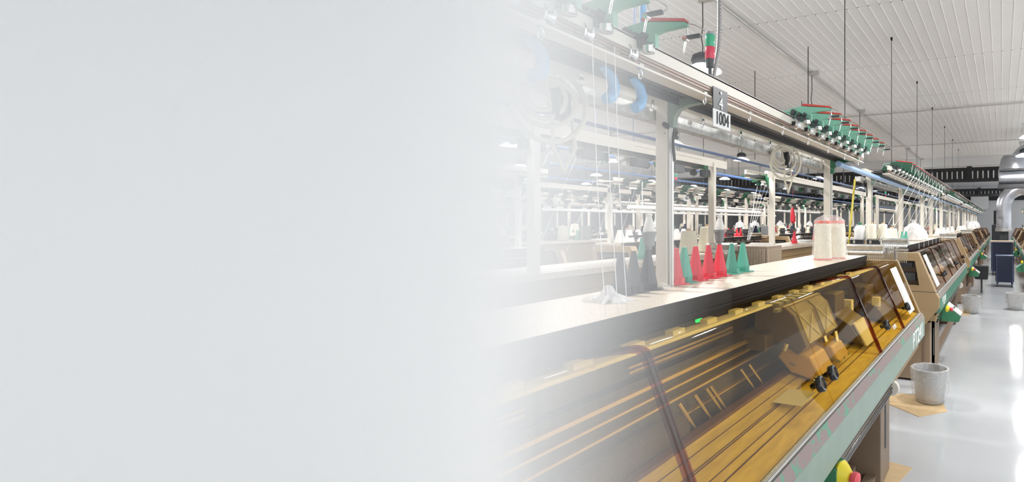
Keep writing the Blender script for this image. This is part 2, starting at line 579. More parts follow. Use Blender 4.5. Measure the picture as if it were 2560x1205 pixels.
lamp0 = make_lamp()
first = True
lab_lamp = {(-2.89, 5.14): 'pendant lamp with black finned top glowing behind the signal tower',
            (-2.75, 8.43): 'pendant lamp whose black top shows above the nearest green feeders',
            (-6.1, 12.9): 'bright pendant lamp hanging alone under the long grey trunking',
            (-2.75, 11.7): 'pendant lamp hanging behind the green feeder arms, past the nearest ones',
            (-6.1, 19.5): 'bright pendant lamp in front of the slotted black truss'}
spots = []
for x in (0.5, -2.78, -6.1, -9.35, -12.6, -15.9, -19.2):
    for j in range(10):
        y = 1.85 + 3.29 * j + (1.18 if -7 < x < -5 else 0)
        spots.append((x, y))
for x, y in spots:
    key = None
    for k in lab_lamp:
        if abs(k[0] - x) < 0.2 and abs(k[1] - y) < 1.0:
            key = k
    if x < -12 and (y < 8 or y > 30):
        continue
    if (-4 < x < 0 and 14 < y < 16) or (x > 0 and y < 3):
        continue
    if key:
        lab, grp = lab_lamp[key], None
        x, y = key
    else:
        lab, grp = 'white pendant lamp with dark finned top hanging over the rear machines', 'far pendant lamps'
    o = lamp0 if first else copy_tree(lamp0)
    first = False
    o.location = (x, y, 3.2)
    tag(o, lab, 'lamp', grp)
    if grp is None and 'group' in o:
        del o['group']
    if x > -13:
        ld = bpy.data.lights.new('lamp_light', 'AREA')
        ld.shape = 'DISK'
        ld.size = 0.36
        ld.energy = LAMP_POWER
        ld.color = (1.0, 0.99, 0.975)
        lo = bpy.data.objects.new('lamp_light', ld)
        COL.objects.link(lo)
        lo.location = (x, y, 3.185)

# ================================================================== KNITTING MACHINES
# local frame: x = 0 back face, +x towards the operator aisle, y along the machine, z up
L = 4.65
FOLD = (0.584, 1.31)
LIDB = (0.757, 0.905)


def lid_profile(off=0.0, th=0.004):
    """closed outline of a bent clear hood from the worktop to the front beam"""
    out = [(0.354, 1.262), (0.46, 1.286), (0.545, 1.304), (0.566, 1.305), (0.581, 1.299), (0.590, 1.287), LIDB]
    inn = [(0.757 - 0.0045, 0.905 - 0.0015), (0.585, 1.284), (0.577, 1.294), (0.565, 1.300), (0.545, 1.299), (0.46, 1.281), (0.354, 1.257)]
    return out + inn


def lid_edge_profile():
    return [(0.354, 1.265), (0.46, 1.2895), (0.545, 1.3075), (0.568, 1.3085), (0.585, 1.301), (0.594, 1.288), (0.761, 0.906), (0.745, 0.900), (0.577, 1.281), (0.570, 1.289), (0.562, 1.293), (0.545, 1.291), (0.46, 1.273), (0.354, 1.250)]


def knob(parent, y, u=0.78):
    # black round knob through the hood; u = 0 fold, 1 lower edge
    p = Vector((0.590 + (LIDB[0] - 0.590) * u, y, 1.290 + (LIDB[1] - 1.290) * u))
    nrm = Vector((0.385, 0, 0.167)).normalized()
    b = MB().lathe([(0.008, -0.012), (0.012, 0.0), (0.012, 0.012), (0.026, 0.014), (0.030, 0.018), (0.030, 0.036), (0.027, 0.040), (0.020, 0.041), (0.018, 0.037), (0.002, 0.037)], c=p, axis=nrm, n=24)
    o = b.build('knob', M_gablack, parent, smooth=True)
    return o


def make_machine(detail, posts=None, lids=(0.12, 1.0, 1.95, 2.85, 3.70, 4.52), amber=False, near_gable=True, bright=True):
    t = thing('knitting_machine', 'machine', 'knitting machine')
    lidm, edgem = (M_amber, M_amberedge) if amber else (M_smoke, M_smokedge)
    # body: back wall, base pan
    b = MB()
    b.box(0.0, 0.05, 0, L, 0.60, 1.285)
    b.box(0.0, 0.745, 0, L, 0.62, 0.68)
    b.box(0.05, 0.30, 0.1, L - 0.1, 0.68, 0.74)
    # raised panels and louvres on the back
    for k in range(3):
        y0, y1 = 0.08 + k * 1.52, 0.08 + k * 1.52 + 1.46
        b.box(-0.012, 0, y0, y1, 1.205, 1.28)
        b.box(-0.010, 0, y0, y1, 0.66, 1.195)
        if detail >= 1:
            n = 34
            for j in range(n):
                yy = y0 + 0.06 + (y1 - y0 - 0.12) * j / (n - 1)
                b.box(-0.020, -0.008, yy - 0.006, yy + 0.006, 1.02, 1.16)
    b.build('body', M_tan, t)
    # pedestals
    for yy in (0.15, 3.45):
        b = MB().box(0.10, 0.69, yy, yy + 0.28, 0.03, 0.62)
        b.box(0.14, 0.66, yy + 0.03, yy + 0.25, 0.0, 0.03)
        pd = b.build('pedestal', M_brown, t, bevel=0.006 if detail >= 1 else 0)
        if detail >= 1:
            MB().box(0.688, 0.694, yy + 0.12, yy + 0.16, 0.22, 0.50).build('slot', M_dark, pd)
    b = MB().box(0.16, 0.24, 0.4, 3.5, 0.10, 0.18)
    b.box(0.60, 0.66, 0.4, 3.5, 0.04, 0.10)
    b.build('floor_rail', M_brown, t)
    # worktop
    MB().box(-0.085, 0.340, 0.05, L - 0.02, 1.296, 1.330).build('worktop', M_work, t, bevel=0.002)
    b = MB()
    b.box(0.340, 0.346, 0.05, L - 0.02, 1.296, 1.331)
    b.box(0.285, 0.342, 0.05, L - 0.02, 1.280, 1.296)
    b.box(0.290, 0.350, 0.05, L - 0.02, 1.268, 1.279)
    b.box(0.290, 0.345, 0.05, L - 0.02, 1.252, 1.267)
    b.build('worktop_edge', mat('matt_dark_edge', (0.018, 0.014, 0.013), 0.6, spec=0.15), t)
    # front beam
    MB().prism([(0.770, 0.885), (0.788, 0.845), (0.788, 0.715), (0.775, 0.705), (0.745, 0.705), (0.745, 0.885)], 0, L + 0.03).build('front_beam', M_green if amber else mat('mid_green_paint', (0.085, 0.27, 0.19), 0.45), t)
    MB().prism([(0.7715, 0.8885), (0.7895, 0.846), (0.7885, 0.843), (0.768, 0.886)], 0.0, L + 0.03).build('worn_band', M_worn, t)
    b = MB()
    b.prism([(0.748, 0.885), (0.748, 0.903), (0.7535, 0.903), (0.7535, 0.889)], 0, L)
    b.prism([(0.7545, 0.885), (0.7545, 0.899), (0.760, 0.899), (0.760, 0.885)], 0, L)
    b.prism([(0.761, 0.885), (0.761, 0.895), (0.7665, 0.893), (0.7665, 0.885)], 0, L)
    b.build('edge_trim', M_alu, t)
    # start rods with end bracket
    b = MB()
    for dz, dx_ in ((0, 0), (0.022, -0.004), (-0.022, -0.002)):
        b.cyl((0.745 + dx_, 0.15, 0.615 + dz), (0.745 + dx_, 3.50, 0.615 + dz), 0.0085, n=10)
    b.build('start_rod', M_gablack, t, smooth=True)
    for yy in (3.49,):
        MB().lathe([(0.042, 0), (0.046, 0.006), (0.046, 0.03), (0.040, 0.036)], c=(0.742, yy, 0.615), axis=(0, 1, 0), n=24).build('rod_end_cap', M_white, t, smooth=True)
    MB().box(0.68, 0.742, 3.50, 3.56, 0.58, 0.65).build('rod_bracket', M_brown, t)
    if detail == 0:
        for q in range(6):
            b = MB()
            y0_ = 0.3 + q * 0.72
            b.box(0.24, 0.30, y0_, y0_ + 0.34, 1.40, 1.425)
            for w_ in range(8):
                b.box(0.26, 0.272, y0_ + 0.02 + w_ * 0.04, y0_ + 0.034 + w_ * 0.04, 1.33, 1.47)
            b.build('guide_rack', M_dark, t)
    b = MB().box(0.375, 0.440, 0.7, L - 0.2, 1.240, 1.246)
    for q in range(14):
        b.box(0.385, 0.415, 0.95 + q * 0.22, 1.02 + q * 0.22, 1.246, 1.262)
    b.build('inner_strip', M_paper if detail == 2 else M_alu, t)
    # gables
    gp = [(0.0, 0.60), (0.0, 1.285), (0.36, 1.298), (0.592, 1.300), (0.755, 0.910), (0.785, 0.86), (0.785, 0.76), (0.70, 0.655), (0.66, 0.60)]
    g = MB()
    g.prism(gp, L - 0.05, L)
    g.build('gable', M_tan, t, bevel=0.004 if detail >= 1 else 0)
    if near_gable:
        # deep gable with a rectangular recess showing the carriage
        g = MB()
        outer = [(0.0, 1.285), (0.36, 1.298), (0.592, 1.300), (0.755, 0.910), (0.785, 0.86), (0.785, 0.76), (0.70, 0.655), (0.66, 0.60), (0.0, 0.60)]
        # four pieces around the opening x .08-.50, z .98-1.22
        g.prism([(0.0, 0.60), (0.0, 0.98), (0.726, 0.98), (0.755, 0.910), (0.785, 0.86), (0.785, 0.76), (0.70, 0.655), (0.66, 0.60)], -0.10, 0.02)
        g.prism([(0.0, 1.22), (0.0, 1.285), (0.36, 1.298), (0.592, 1.300), (0.6255, 1.22)], -0.10, 0.02)
        g.prism([(0.60, 0.98), (0.56, 1.22), (0.6255, 1.22), (0.726, 0.98)], -0.10, 0.02)
        g.box(0.0, 0.06, -0.10, 0.02, 0.98, 1.22)
        go = g.build('gable', M_tan, t)
        MB().box(0.06, 0.60, 0.0, 0.02, 0.98, 1.22).build('recess', M_brown, go)
        b = MB()
        b.box(0.10, 0.53, -0.06, 0.0, 1.15, 1.20)
        b.box(0.14, 0.56, -0.07, 0.0, 1.02, 1.10)
        for j in range(12):
            b.cyl((0.13 + j * 0.028, -0.05, 1.00 + 0.012 * (j % 3)), (0.13 + j * 0.028, 0.0, 1.00 + 0.012 * (j % 3)), 0.009, n=8)
        b.build('carriage_end', M_dark, go)
        b = MB()
        for j in range(9):
            b.cyl((0.15 + j * 0.036, -0.055, 1.065 + 0.02 * ((j * 7) % 3)), (0.15 + j * 0.036, -0.05, 1.065 + 0.02 * ((j * 7) % 3)), 0.008, n=8)
        b.build('carriage_screw', M_chrome, go)
        MB().box(0.0, 0.786, -0.101, -0.097, 0.918, 0.922).build('gable_seam', M_dark, go)
    else:
        MB().prism(gp, 0, 0.05).build('gable', M_tan, t)
    # interior
    b = MB()
    b.prism([(0.752, 0.895), (0.500, 0.952), (0.500, 0.900), (0.752, 0.86)], 0.06, L - 0.06)
    b.build('needle_plate', M_gold if amber else mat('dull_bed_plate', (0.42, 0.36, 0.29), 0.35, 0.3, var=0.15, vscale=9), t)
    if detail >= 1:
        b = MB()
        for f_, w in ((0.30, 0.004), (0.42, 0.002), (0.60, 0.003), (0.63, 0.002), (0.80, 0.002)):
            x = 0.752 - 0.252 * f_
            z = 0.895 + 0.057 * f_
            b.prism([(x, z + 0.0004), (x, z + 0.0022), (x - w, z + 0.0022 + w * 0.226), (x - w, z + 0.0004)], 0.06, L - 0.06)
        b.prism([(0.512, 0.950), (0.512, 0.962), (0.492, 0.966), (0.492, 0.95)], 0.06, L - 0.06)
        b.prism([(0.488, 0.950), (0.488, 0.958), (0.478, 0.960), (0.478, 0.95)], 0.06, L - 0.06)
        b.build('plate_ridge', mat('dark_red_brown_rail', (0.16, 0.07, 0.05), 0.35, 0.3), t)
    b = MB()
    b.prism([(0.50, 0.90), (0.46, 0.80), (0.44, 0.80), (0.30, 1.12), (0.06, 1.12), (0.06, 1.285), (0.30, 1.285), (0.318, 1.13), (0.34, 1.12), (0.455, 0.86), (0.50, 0.95)], 0.06, L - 0.06)
    b.build('inner_casing', M_inner, t)
    b = MB()
    for x, z, w in ((0.352, 1.105, 0.010), (0.366, 1.072, 0.006), (0.380, 1.040, 0.006), (0.402, 0.985, 0.004), (0.430, 0.925, 0.020)):
        b.prism([(x, z), (x + 0.012, z - 0.004), (x + 0.012 + w * 0.3, z - 0.004 - w), (x, z - w)], 0.06, L - 0.06)
    b.build('guide_rail', M_goldd if amber else M_alu, t)
    if detail >= 2:
        b = MB()
        for k in range(3):
            y = 0.7 + k * 0.19
            for dz in (1.20, 1.165, 1.15):
                b.box(0.322, 0.332, 0.4 + k * 1.1, 1.1 + k * 1.1, dz - 0.004, dz + 0.004)
        b.build('gold_strip', M_goldd, t)
    # take-down roller
    b = MB().cyl((0.452, 0.1, 0.985), (0.452, 1.58 if detail >= 2 else 0.6, 0.985), 0.042, n=28)
    b.build('roller', M_roller, t, smooth=True)
    # yarn fingers
    b = MB()
    for y in ((1.66, 1.76, 1.84, 1.87, 2.12, 2.2) if detail >= 2 else (1.2, 1.3, 1.42, 2.5, 2.6)):
        b.tube([(0.405, y, 1.02), (0.44, y + 0.005, 0.975), (0.470, y + 0.012, 0.935)], [0.007, 0.006, 0.002], 6)
    b.build('yarn_finger', mat('brass_finger', (0.40, 0.30, 0.17), 0.3, 0.7), t)
    # carriage: wedge of boxes straddling the bed
    cy0 = 2.35 if detail >= 2 else (1.6 if detail == 1 else 2.0)
    cr = MB()
    cr.prism([(0.36, 1.10), (0.36, 1.235), (0.50, 1.240), (0.545, 1.205), (0.60, 1.08), (0.56, 1.04), (0.50, 1.08)], cy0, cy0 + 0.50)
    cr.box(0.34, 0.45, cy0 - 0.08, cy0 + 0.58, 1.06, 1.13)
    co = cr.build('carriage', mat('carriage_dark_brown', (0.12, 0.085, 0.06), 0.35), t, bevel=0.006 if detail >= 1 else 0)
    if detail >= 1:
        # glazed service hatches of the carriage
        for k in range(2):
            y0 = cy0 + 0.04 + k * 0.24
            q = [(0.512, 1.236), (0.548, 1.207), (0.600, 1.085), (0.592, 1.082), (0.540, 1.200), (0.508, 1.226)]
            MB().prism(q, y0, y0 + 0.18).build('hatch', mat('hatch_glass', (0.40, 0.37, 0.34), 0.12, 0.3), co)
            b = MB()
            b.tube([(0.553, y0 + 0.01, 1.205), (0.601, y0 + 0.17, 1.092)], 0.0022, 5)
            b.tube([(0.601, y0 + 0.02, 1.096), (0.560, y0 + 0.16, 1.190)], 0.0022, 5)
            b.build('hatch_bar', M_white, co)
        b = MB()
        b.prism([(0.46, 1.02), (0.50, 1.075), (0.61, 1.03), (0.655, 0.955), (0.63, 0.935), (0.52, 0.96)], cy0 + 0.02, cy0 + 0.22)
        b.prism([(0.50, 0.99), (0.54, 1.05), (0.62, 1.02), (0.66, 0.955), (0.54, 0.955)], cy0 + 0.30, cy0 + 0.48)
        b.box(0.55, 0.69, cy0 + 0.10, cy0 + 0.16, 0.925, 0.955)
        b.build('cam_box', mat('ochre_cam_box', (0.62, 0.42, 0.15), 0.35, 0.1), co, bevel=0.008)
        b = MB()
        for k in range(5):
            b.cyl((0.52 + 0.02 * k, cy0 - 0.05 + 0.12 * k, 1.07), (0.53 + 0.02 * k, cy0 - 0.05 + 0.12 * k, 1.10 - 0.02 * k), 0.012, n=10)
        b.build('cam_dial', M_chrome, co, smooth=True)
        b = MB()
        for k in range(6):
            yk = cy0 + 0.02 + 0.085 * k
            b.box(0.40, 0.47, yk, yk + 0.05, 1.236, 1.250)
            b.cyl((0.52, yk, 1.00), (0.66, yk + 0.03, 0.955), 0.006, n=8)
        b.box(0.47, 0.49, cy0 - 0.05, cy0 + 0.55, 1.222, 1.236)
        b.build('carriage_fitting', M_greyp, co)
        # second group nearer the end
        b = MB()
        b.box(0.38, 0.50, 3.15, 3.34, 1.05, 1.20)
        b.prism([(0.50, 0.97), (0.50, 1.10), (0.60, 1.04), (0.67, 0.94)], 3.10, 3.40)
        b.box(0.40, 0.52, 3.80, 4.05, 1.02, 1.17)
        b.prism([(0.50, 0.97), (0.50, 1.08), (0.60, 1.02), (0.66, 0.94)], 3.85, 4.25)
        b.build('yarn_cutter', MATS['carriage_dark_brown'], t, bevel=0.006)
        b = MB()
        b.prism([(0.604, 1.050), (0.616, 1.045), (0.683, 0.935), (0.672, 0.935)], 3.12, 3.36)
        b.box(0.55, 0.60, 3.86, 3.90, 1.04, 1.10)
        b.box(0.42, 0.50, 3.50, 3.56, 1.03, 1.12)
        b.build('white_plate', M_paper, t)
    # instruction sheet behind hoods
    if detail >= 2:
        MB().box(0.58, 0.69, 2.02, 2.20, 0.944, 0.946).build('paper_note', M_paper, t).rotation_euler = (0, 0, 0)
        b = MB()
        b.lathe([(0.004, 0), (0.008, 0.01), (0.012, 0.03), (0.009, 0.045), (0.002, 0.048)], c=(0.60, 1.27, 0.955), axis=(0.3, -0.9, 0.35), n=10)
        b.build('plastic_cap', M_paper, t, smooth=True)
        MB().box(0.326, 0.333, 1.90, 1.935, 1.235, 1.25).build('status_light', M_led, t)
    elif detail == 1:
        MB().box(0.47, 0.51, 0.72, 0.80, 1.16, 1.19).build('green_block', M_led, t)
    # hoods
    for i in range(len(lids) - 1):
        y0, y1 = lids[i] + 0.002, lids[i + 1] - 0.002
        lo = MB().prism(lid_profile(), y0, y1).build('hood', lidm, t, smooth=True)
        wide = 0.012 if detail else 0.02
        ends = []
        if detail >= 2:
            ends = {0: ['hi'], 1: ['lo', ], 2: ['hi'], 3: ['lo', 'hi'], 4: ['lo']}[i]
        else:
            ends = ['hi']
        for e in ends:
            b = MB()
            if e == 'hi':
                b.prism(lid_edge_profile(), y1 - wide, y1)
            else:
                b.prism(lid_edge_profile(), y0, y0 + 0.006)
            b.build('hood_edge', edgem, lo)
        # knobs
        if detail >= 2:
            ks = {0: [y1 - 0.5], 1: [y1 - 0.125], 2: [y0 + 0.033], 3: [y0 + 0.22], 4: [y0 + 0.24]}[i]
        else:
            ks = [y0 + 0.10] if i % 2 else [y1 - 0.10]
        for yk in ks:
            knob(lo, yk, 0.75)
    return t


def add_sheet(t, y0=4.20, y1=4.40, text=True):
    # white printed sheet taped inside the end hood, long side down the slope
    o = thing_part = MB()
    a, bb = (0.604, 1.262), (0.742, 0.945)
    nx, nz = 0.385, 0.167
    k = 0.006 / math.hypot(nx, nz)
    o.prism([(a[0], a[1]), (a[0] + nx * k * 0.2, a[1] + nz * k * 0.2), (bb[0] + nx * k * 0.2, bb[1] + nz * k * 0.2), (bb[0], bb[1])], y0, y1)
    s = o.build('instruction_sheet', M_paper, t)
    s['label'] = 'white printed sheet taped to the end hood'
    b = MB()
    rnd = random.Random(3)
    for j in range(16):
        u = 0.05 + j * 0.057
        x, z = a[0] + (bb[0] - a[0]) * u, a[1] + (bb[1] - a[1]) * u
        x += 0.0028; z += 0.0012
        b.prism([(x, z), (x + 0.001, z), (x + 0.0065, z - 0.0125), (x + 0.0055, z - 0.0125)], y0 + 0.03, y0 + 0.10 + rnd.random() * 0.07)
    b.build('print_lines', mat('grey_print', (0.62, 0.62, 0.60), 0.7), s)
    return s


# --- the big machine in front
XA = -1.34
y_1 = -0.15
m1 = make_machine(2, lids=(-0.1, 1.08 - y_1, 2.066 - y_1, 2.99 - y_1, 3.74 - y_1, 4.42 - y_1), amber=True, near_gable=False)
m1.location = (XA, y_1, 0)
tag(m1, 'long knitting machine with amber hoods and green front beam filling the foreground', 'knitting machine')
add_sheet(m1, 4.22, 4.46)
tx = text_mesh('lettering', 'PT241', 0.155, M_letter, m1, (0.7888, 4.31, 0.778), (PI / 2, 0, PI / 2), sx=1.32)
tx['label'] = 'white machine type lettering on the green beam'
tx2 = text_mesh('hood_lettering', 'ITOPA', 0.035, M_letter, m1, (0.741, 3.62, 0.958), (math.radians(66), 0, PI / 2))
# emergency stop
es = MB().prism([(0.70, 0.70), (0.70, 0.55), (0.75, 0.55), (0.795, 0.66), (0.795, 0.70)], 2.10, 2.22).build('stop_housing', M_dgreen, m1)
MB().lathe([(0.040, 0.0), (0.048, 0.012), (0.040, 0.026), (0.022, 0.048), (0.016, 0.052)], c=(0.788, 2.16, 0.672), axis=(1, -0.25, -0.1), n=28).build('stop_collar', M_yellow, es, smooth=True)
MB().lathe([(0.015, 0.05), (0.016, 0.056), (0.024, 0.060), (0.026, 0.066), (0.025, 0.078), (0.018, 0.083), (0.002, 0.084)], c=(0.788, 2.16, 0.672), axis=(1, -0.25, -0.1), n=24).build('stop_button', M_pink, es, smooth=True)

# --- repeats in the front row
mach = make_machine(1)
mach.location = (XA, 5.75, 0)
tag(mach, 'second knitting machine of the front row with a tan recessed end gable', 'knitting machine')
add_sheet(mach, 0.16, 0.42)
tx = text_mesh('lettering', 'PT241', 0.125, M_letter, mach, (0.7888, 0.42, 0.782), (PI / 2, 0, PI / 2), sx=1.2)
cab = MB().box(0.0, 0.69, 0.02, 0.90, 0.02, 0.60).build('control_cabinet', mat('brown_tan_paint', (0.30, 0.215, 0.14), 0.45, var=0.05, vscale=3), mach, bevel=0.006)
MB().box(0.62, 0.64, 0.012, 0.02, 0.03, 0.60).build('corner_strip', M_brown, cab)
b = MB()
b.box(0.16, 0.33, 0.0155, 0.0195, 0.14, 0.30)
b.build('vent_panel', mat('perforated_brown', (0.13, 0.07, 0.05), 0.5, bump=1.0, bscale=300), cab)
b = MB()
b.prism([(0.50, 0.475), (0.575, 0.475), (0.5375, 0.545)], 0.0150, 0.0195)
wt = b.build('warning_triangle', M_yellow, cab)
b = MB()
b.prism([(0.532, 0.497), (0.541, 0.497), (0.544, 0.530), (0.535, 0.520)], 0.0135, 0.0150)
b.box(0.532, 0.541, 0.0135, 0.0150, 0.485, 0.491)
b.build('warning_mark', M_ink, wt)

second = make_machine(1)      # the plain repeat
second.location = (XA, 11.45, 0)
tag(second, 'third knitting machine along the front row', 'knitting machine')
for k, lab in ((3, 'fourth knitting machine along the front row'), (4, 'fifth knitting machine along the front row, small in the distance'), (5, 'sixth knitting machine along the front row, at the far end')):
    copy_tree(second, (XA, 5.75 + 5.7 * (k - 1), 0), 0, lab)
# rows seen behind: B (back to back with A), then C, D, E, F, and the row right of the aisle
far = make_machine(0)
far.location = (-4.80, 5.75, 0)
tag(far, 'third row', 'knitting machine')
ROWS = {'B': (-2.28, PI), 'C': (-4.80, 0), 'D': (-5.75, PI), 'E': (-8.25, 0), 'F': (-9.2, PI), 'G': (-11.7, 0), 'I': (-15.2, 0)}


ROWN = {'B': 'second', 'C': 'third', 'D': 'fourth', 'E': 'fifth', 'F': 'sixth', 'G': 'seventh', 'I': 'eighth'}
ORD = ['nearest', 'second', 'third', 'fourth', 'fifth', 'sixth']


def place_row(key, ks, label_fn, src, group=None):
    x, rz = ROWS[key]
    for k in ks:
        y = y_1 + 5.9 * 0 + (-0.15 * 0) + (0 if k == 0 else 0) + 5.7 * k + (0.05 if k else 0)
        yy = y + (L if rz else 0)
        copy_tree(src, (x, yy, 0), rz, label_fn(k) if not group else 'distant knitting machine, %s from the camera in the %s row from the open aisle' % (ORD[k], ROWN[key]), group)


ordw = ['nearest', 'second', 'third', 'fourth', 'fifth', 'sixth']
place_row('B', range(1), lambda k: 'knitting machine seen from its tan back, directly behind the black and red cones', second)
place_row('B', range(1, 2), lambda k: 'knitting machine with louvred tan back panel right of the grilled control box', second)
place_row('B', range(2, 6), lambda k: '%s knitting machine of the row back to back with the front row' % ordw[k], far)
far['label'] = 'knitting machine across the second aisle with white and black cones on top'
place_row('C', [0], lambda k: 'nearest knitting machine across the second aisle', far)
GRP = 'knitting machines of the distant rows'
place_row('C', [2, 3, 4, 5], lambda k: 'knitting machine in a distant row beyond the second aisle', far, GRP)
for r, ks in (('D', range(1, 6)), ('E', range(1, 6)), ('F', range(1, 6)), ('G', range(2, 6)), ('I', range(2, 6))):
    place_row(r, ks, lambda k: 'knitting machine in a distant row beyond the second aisle', far, GRP)
for k in (1, 2, 3, 4, 5):
    copy_tree(second if k < 4 else far, (1.24, 0.2 + 5.7 * k + L, 0), PI, '%s knitting machine on the far side of the open floor aisle' % ordw[k])

# ================================================================== OVERHEAD FEEDER FRAMES


def make_frame(detail, posts=(0.2, 2.25, 4.55), y0=-0.05, y1=4.72):
    t = thing('feeder_frame', 'frame', 'feeder frame')
    for yy in posts:
        p = MB().box(0.012, 0.068, yy - 0.022, yy + 0.022, 1.33, 2.125).build('post', M_white, t, bevel=0.003 if detail else 0)
        if detail:
            b = MB()
            b.box(0.068, 0.078, yy - 0.015, yy + 0.018, 1.33, 2.05)
            b.box(0.078, 0.081, yy - 0.004, yy + 0.004, 1.33, 2.05)
            b.box(0.02, 0.06, yy + 0.022, yy + 0.030, 1.33, 2.05)
            b.build('channel', M_alu, p)
        # curved bracket
        pr = [(0.066, 2.128), (0.290, 2.135), (0.300, 2.128), (0.300, 2.095), (0.160, 2.082), (0.120, 2.068), (0.100, 2.040), (0.095, 2.000), (0.066, 1.995)]
        MB().prism(pr, yy - 0.016, yy + 0.016).build('bracket', M_green if yy < 3 and detail else M_dgreen, t)
    # rear beam
    b = MB().box(0.020, 0.060, y0, y1, 2.128, 2.158)
    b.box(0.020, 0.024, y0, y1, 2.088, 2.130)
    b.build('rear_beam', M_white, t)
    # front rail
    b = MB().box(0.280, 0.300, y0, y1, 2.134, 2.178)
    b.box(0.262, 0.300, y0, y1, 2.172, 2.180)
    b.build('front_rail', M_white, t)
    b = MB()
    for k, (x, z) in enumerate(((0.300, 2.127), (0.296, 2.117), (0.288, 2.107))):
        b.box(x - 0.008, x, y0, y1, z - 0.0035, z + 0.0035)
    b.build('copper_bar', M_cork, t)
    b = MB().box(0.235, 0.300, y0, y1, 2.092, 2.099)
    b.build('rail_flange', M_white, t)
    if detail:
        b = MB()
        b.box(0.120, 0.232, y0, y1, 2.112, 2.120)
        b.box(0.120, 0.124, y0, y1, 2.085, 2.120)
        b.box(0.228, 0.232, y0, y1, 2.085, 2.120)
        tr = b.build('cable_tray', mat('grey_tray', (0.13, 0.13, 0.135), 0.4, 0.4), t)
        b = MB()
        n = int((y1 - y0) / 0.055)
        for j in range(n):
            yy = y0 + 0.02 + j * 0.055
            b.box(0.150, 0.158, yy, yy + 0.03, 2.1105, 2.1121)
            b.box(0.192, 0.200, yy, yy + 0.03, 2.1105, 2.1121)
        b.build('tray_slot', M_black, tr)
        # spring hooks
        b = MB()
        for yy in [y0 + 0.4 + q * 0.42 for q in range(11)]:
            for (hx, hz) in ((0.292, 2.092), (0.045, 2.085)):
                pts = [(hx, yy + 0.010 * math.sin(a), hz - 0.016 + 0.013 * math.cos(a) - 0.004 * (a / PI)) for a in [k * PI / 5 for k in range(9)]]
                b.tube(pts, 0.0028, 5)
                b.box(hx - 0.008, hx + 0.006, yy - 0.010, yy + 0.012, hz - 0.002, hz + 0.014)
        b.build('spring_hook', M_chrome, t, smooth=True)
    if not detail:
        b = MB()
        b.box(0.120, 0.232, y0, y1, 2.095, 2.120)
        for q in range(9):
            b.box(0.05, 0.115, y0 + 0.2 + q * 0.5, y0 + 0.34 + q * 0.5, 2.00, 2.06)
        b.build('cable_tray', M_dark, t)
    if not detail:
        return t
    # trunking under the rear beam
    b = MB().box(-0.050, 0.010, y0, y1, 2.030, 2.078)
    b.box(-0.053, 0.013, y0 + 1.6, y0 + 1.66, 2.027, 2.081)
    b.box(-0.053, 0.013, y0 + 3.0, y0 + 3.04, 2.027, 2.081)
    b.build('trunking', M_galv, t)
    return t


fr1 = make_frame(1, posts=(0.2, 2.13, 4.55))
fr1.location = (XA, y_1, 0)
tag(fr1, 'cream overhead feeder frame on posts above the foreground machine', 'feeder frame')
fr2 = make_frame(1)
fr2.location = (XA, 5.75, 0)
tag(fr2, 'overhead feeder frame with cream posts above the second machine of the front row', 'feeder frame')
for k in range(2, 6):
    copy_tree(fr2, (XA, 5.75 + 5.7 * (k - 1), 0), 0, 'overhead feeder frame above the %s machine of the front row' % ordw[k])
frf = make_frame(0)
frf.location = (-4.80, 5.75, 0)
tag(frf, 'overhead feeder frame across the second aisle behind the grilled control box', 'feeder frame')


def place_frames(key, ks, label_fn, group=None):
    x, rz = ROWS[key]
    for k in ks:
        y = 5.7 * k + (0.05 if k else 0) + y_1
        copy_tree(frf, (x, y + (L if rz else 0), 0), rz, label_fn(k) if not group else 'overhead feeder frame, %s from the camera in the %s row from the open aisle' % (ORD[k], ROWN[key]), group)


place_frames('B', [0], lambda k: 'cream overhead frame with pale posts behind the cones, ending left of the control box')
place_frames('B', [1], lambda k: 'overhead frame whose end post stands right of the grilled control box')
place_frames('B', [2, 3, 4, 5], lambda k: '%s overhead feeder frame of the row back to back with the front row' % ordw[k])
GF = 'feeder frames of the distant rows'
place_frames('C', [0, 2, 3, 4], lambda k: 'overhead feeder frame in a distant row beyond the second aisle', GF)
for r, ks in (('D', range(1, 5)), ('E', range(1, 5)), ('F', range(1, 5)), ('G', range(2, 5)), ('I', range(2, 5))):
    place_frames(r, ks, lambda k: 'overhead feeder frame in a distant row beyond the second aisle', GF)
for k in (2, 3, 4, 5):
    copy_tree(frf, (1.24, 0.2 + 5.7 * k + L, 0), PI, '%s overhead feeder frame across the open floor aisle' % ordw[k])

# ------------------------------------------------------------------ yarn feeders


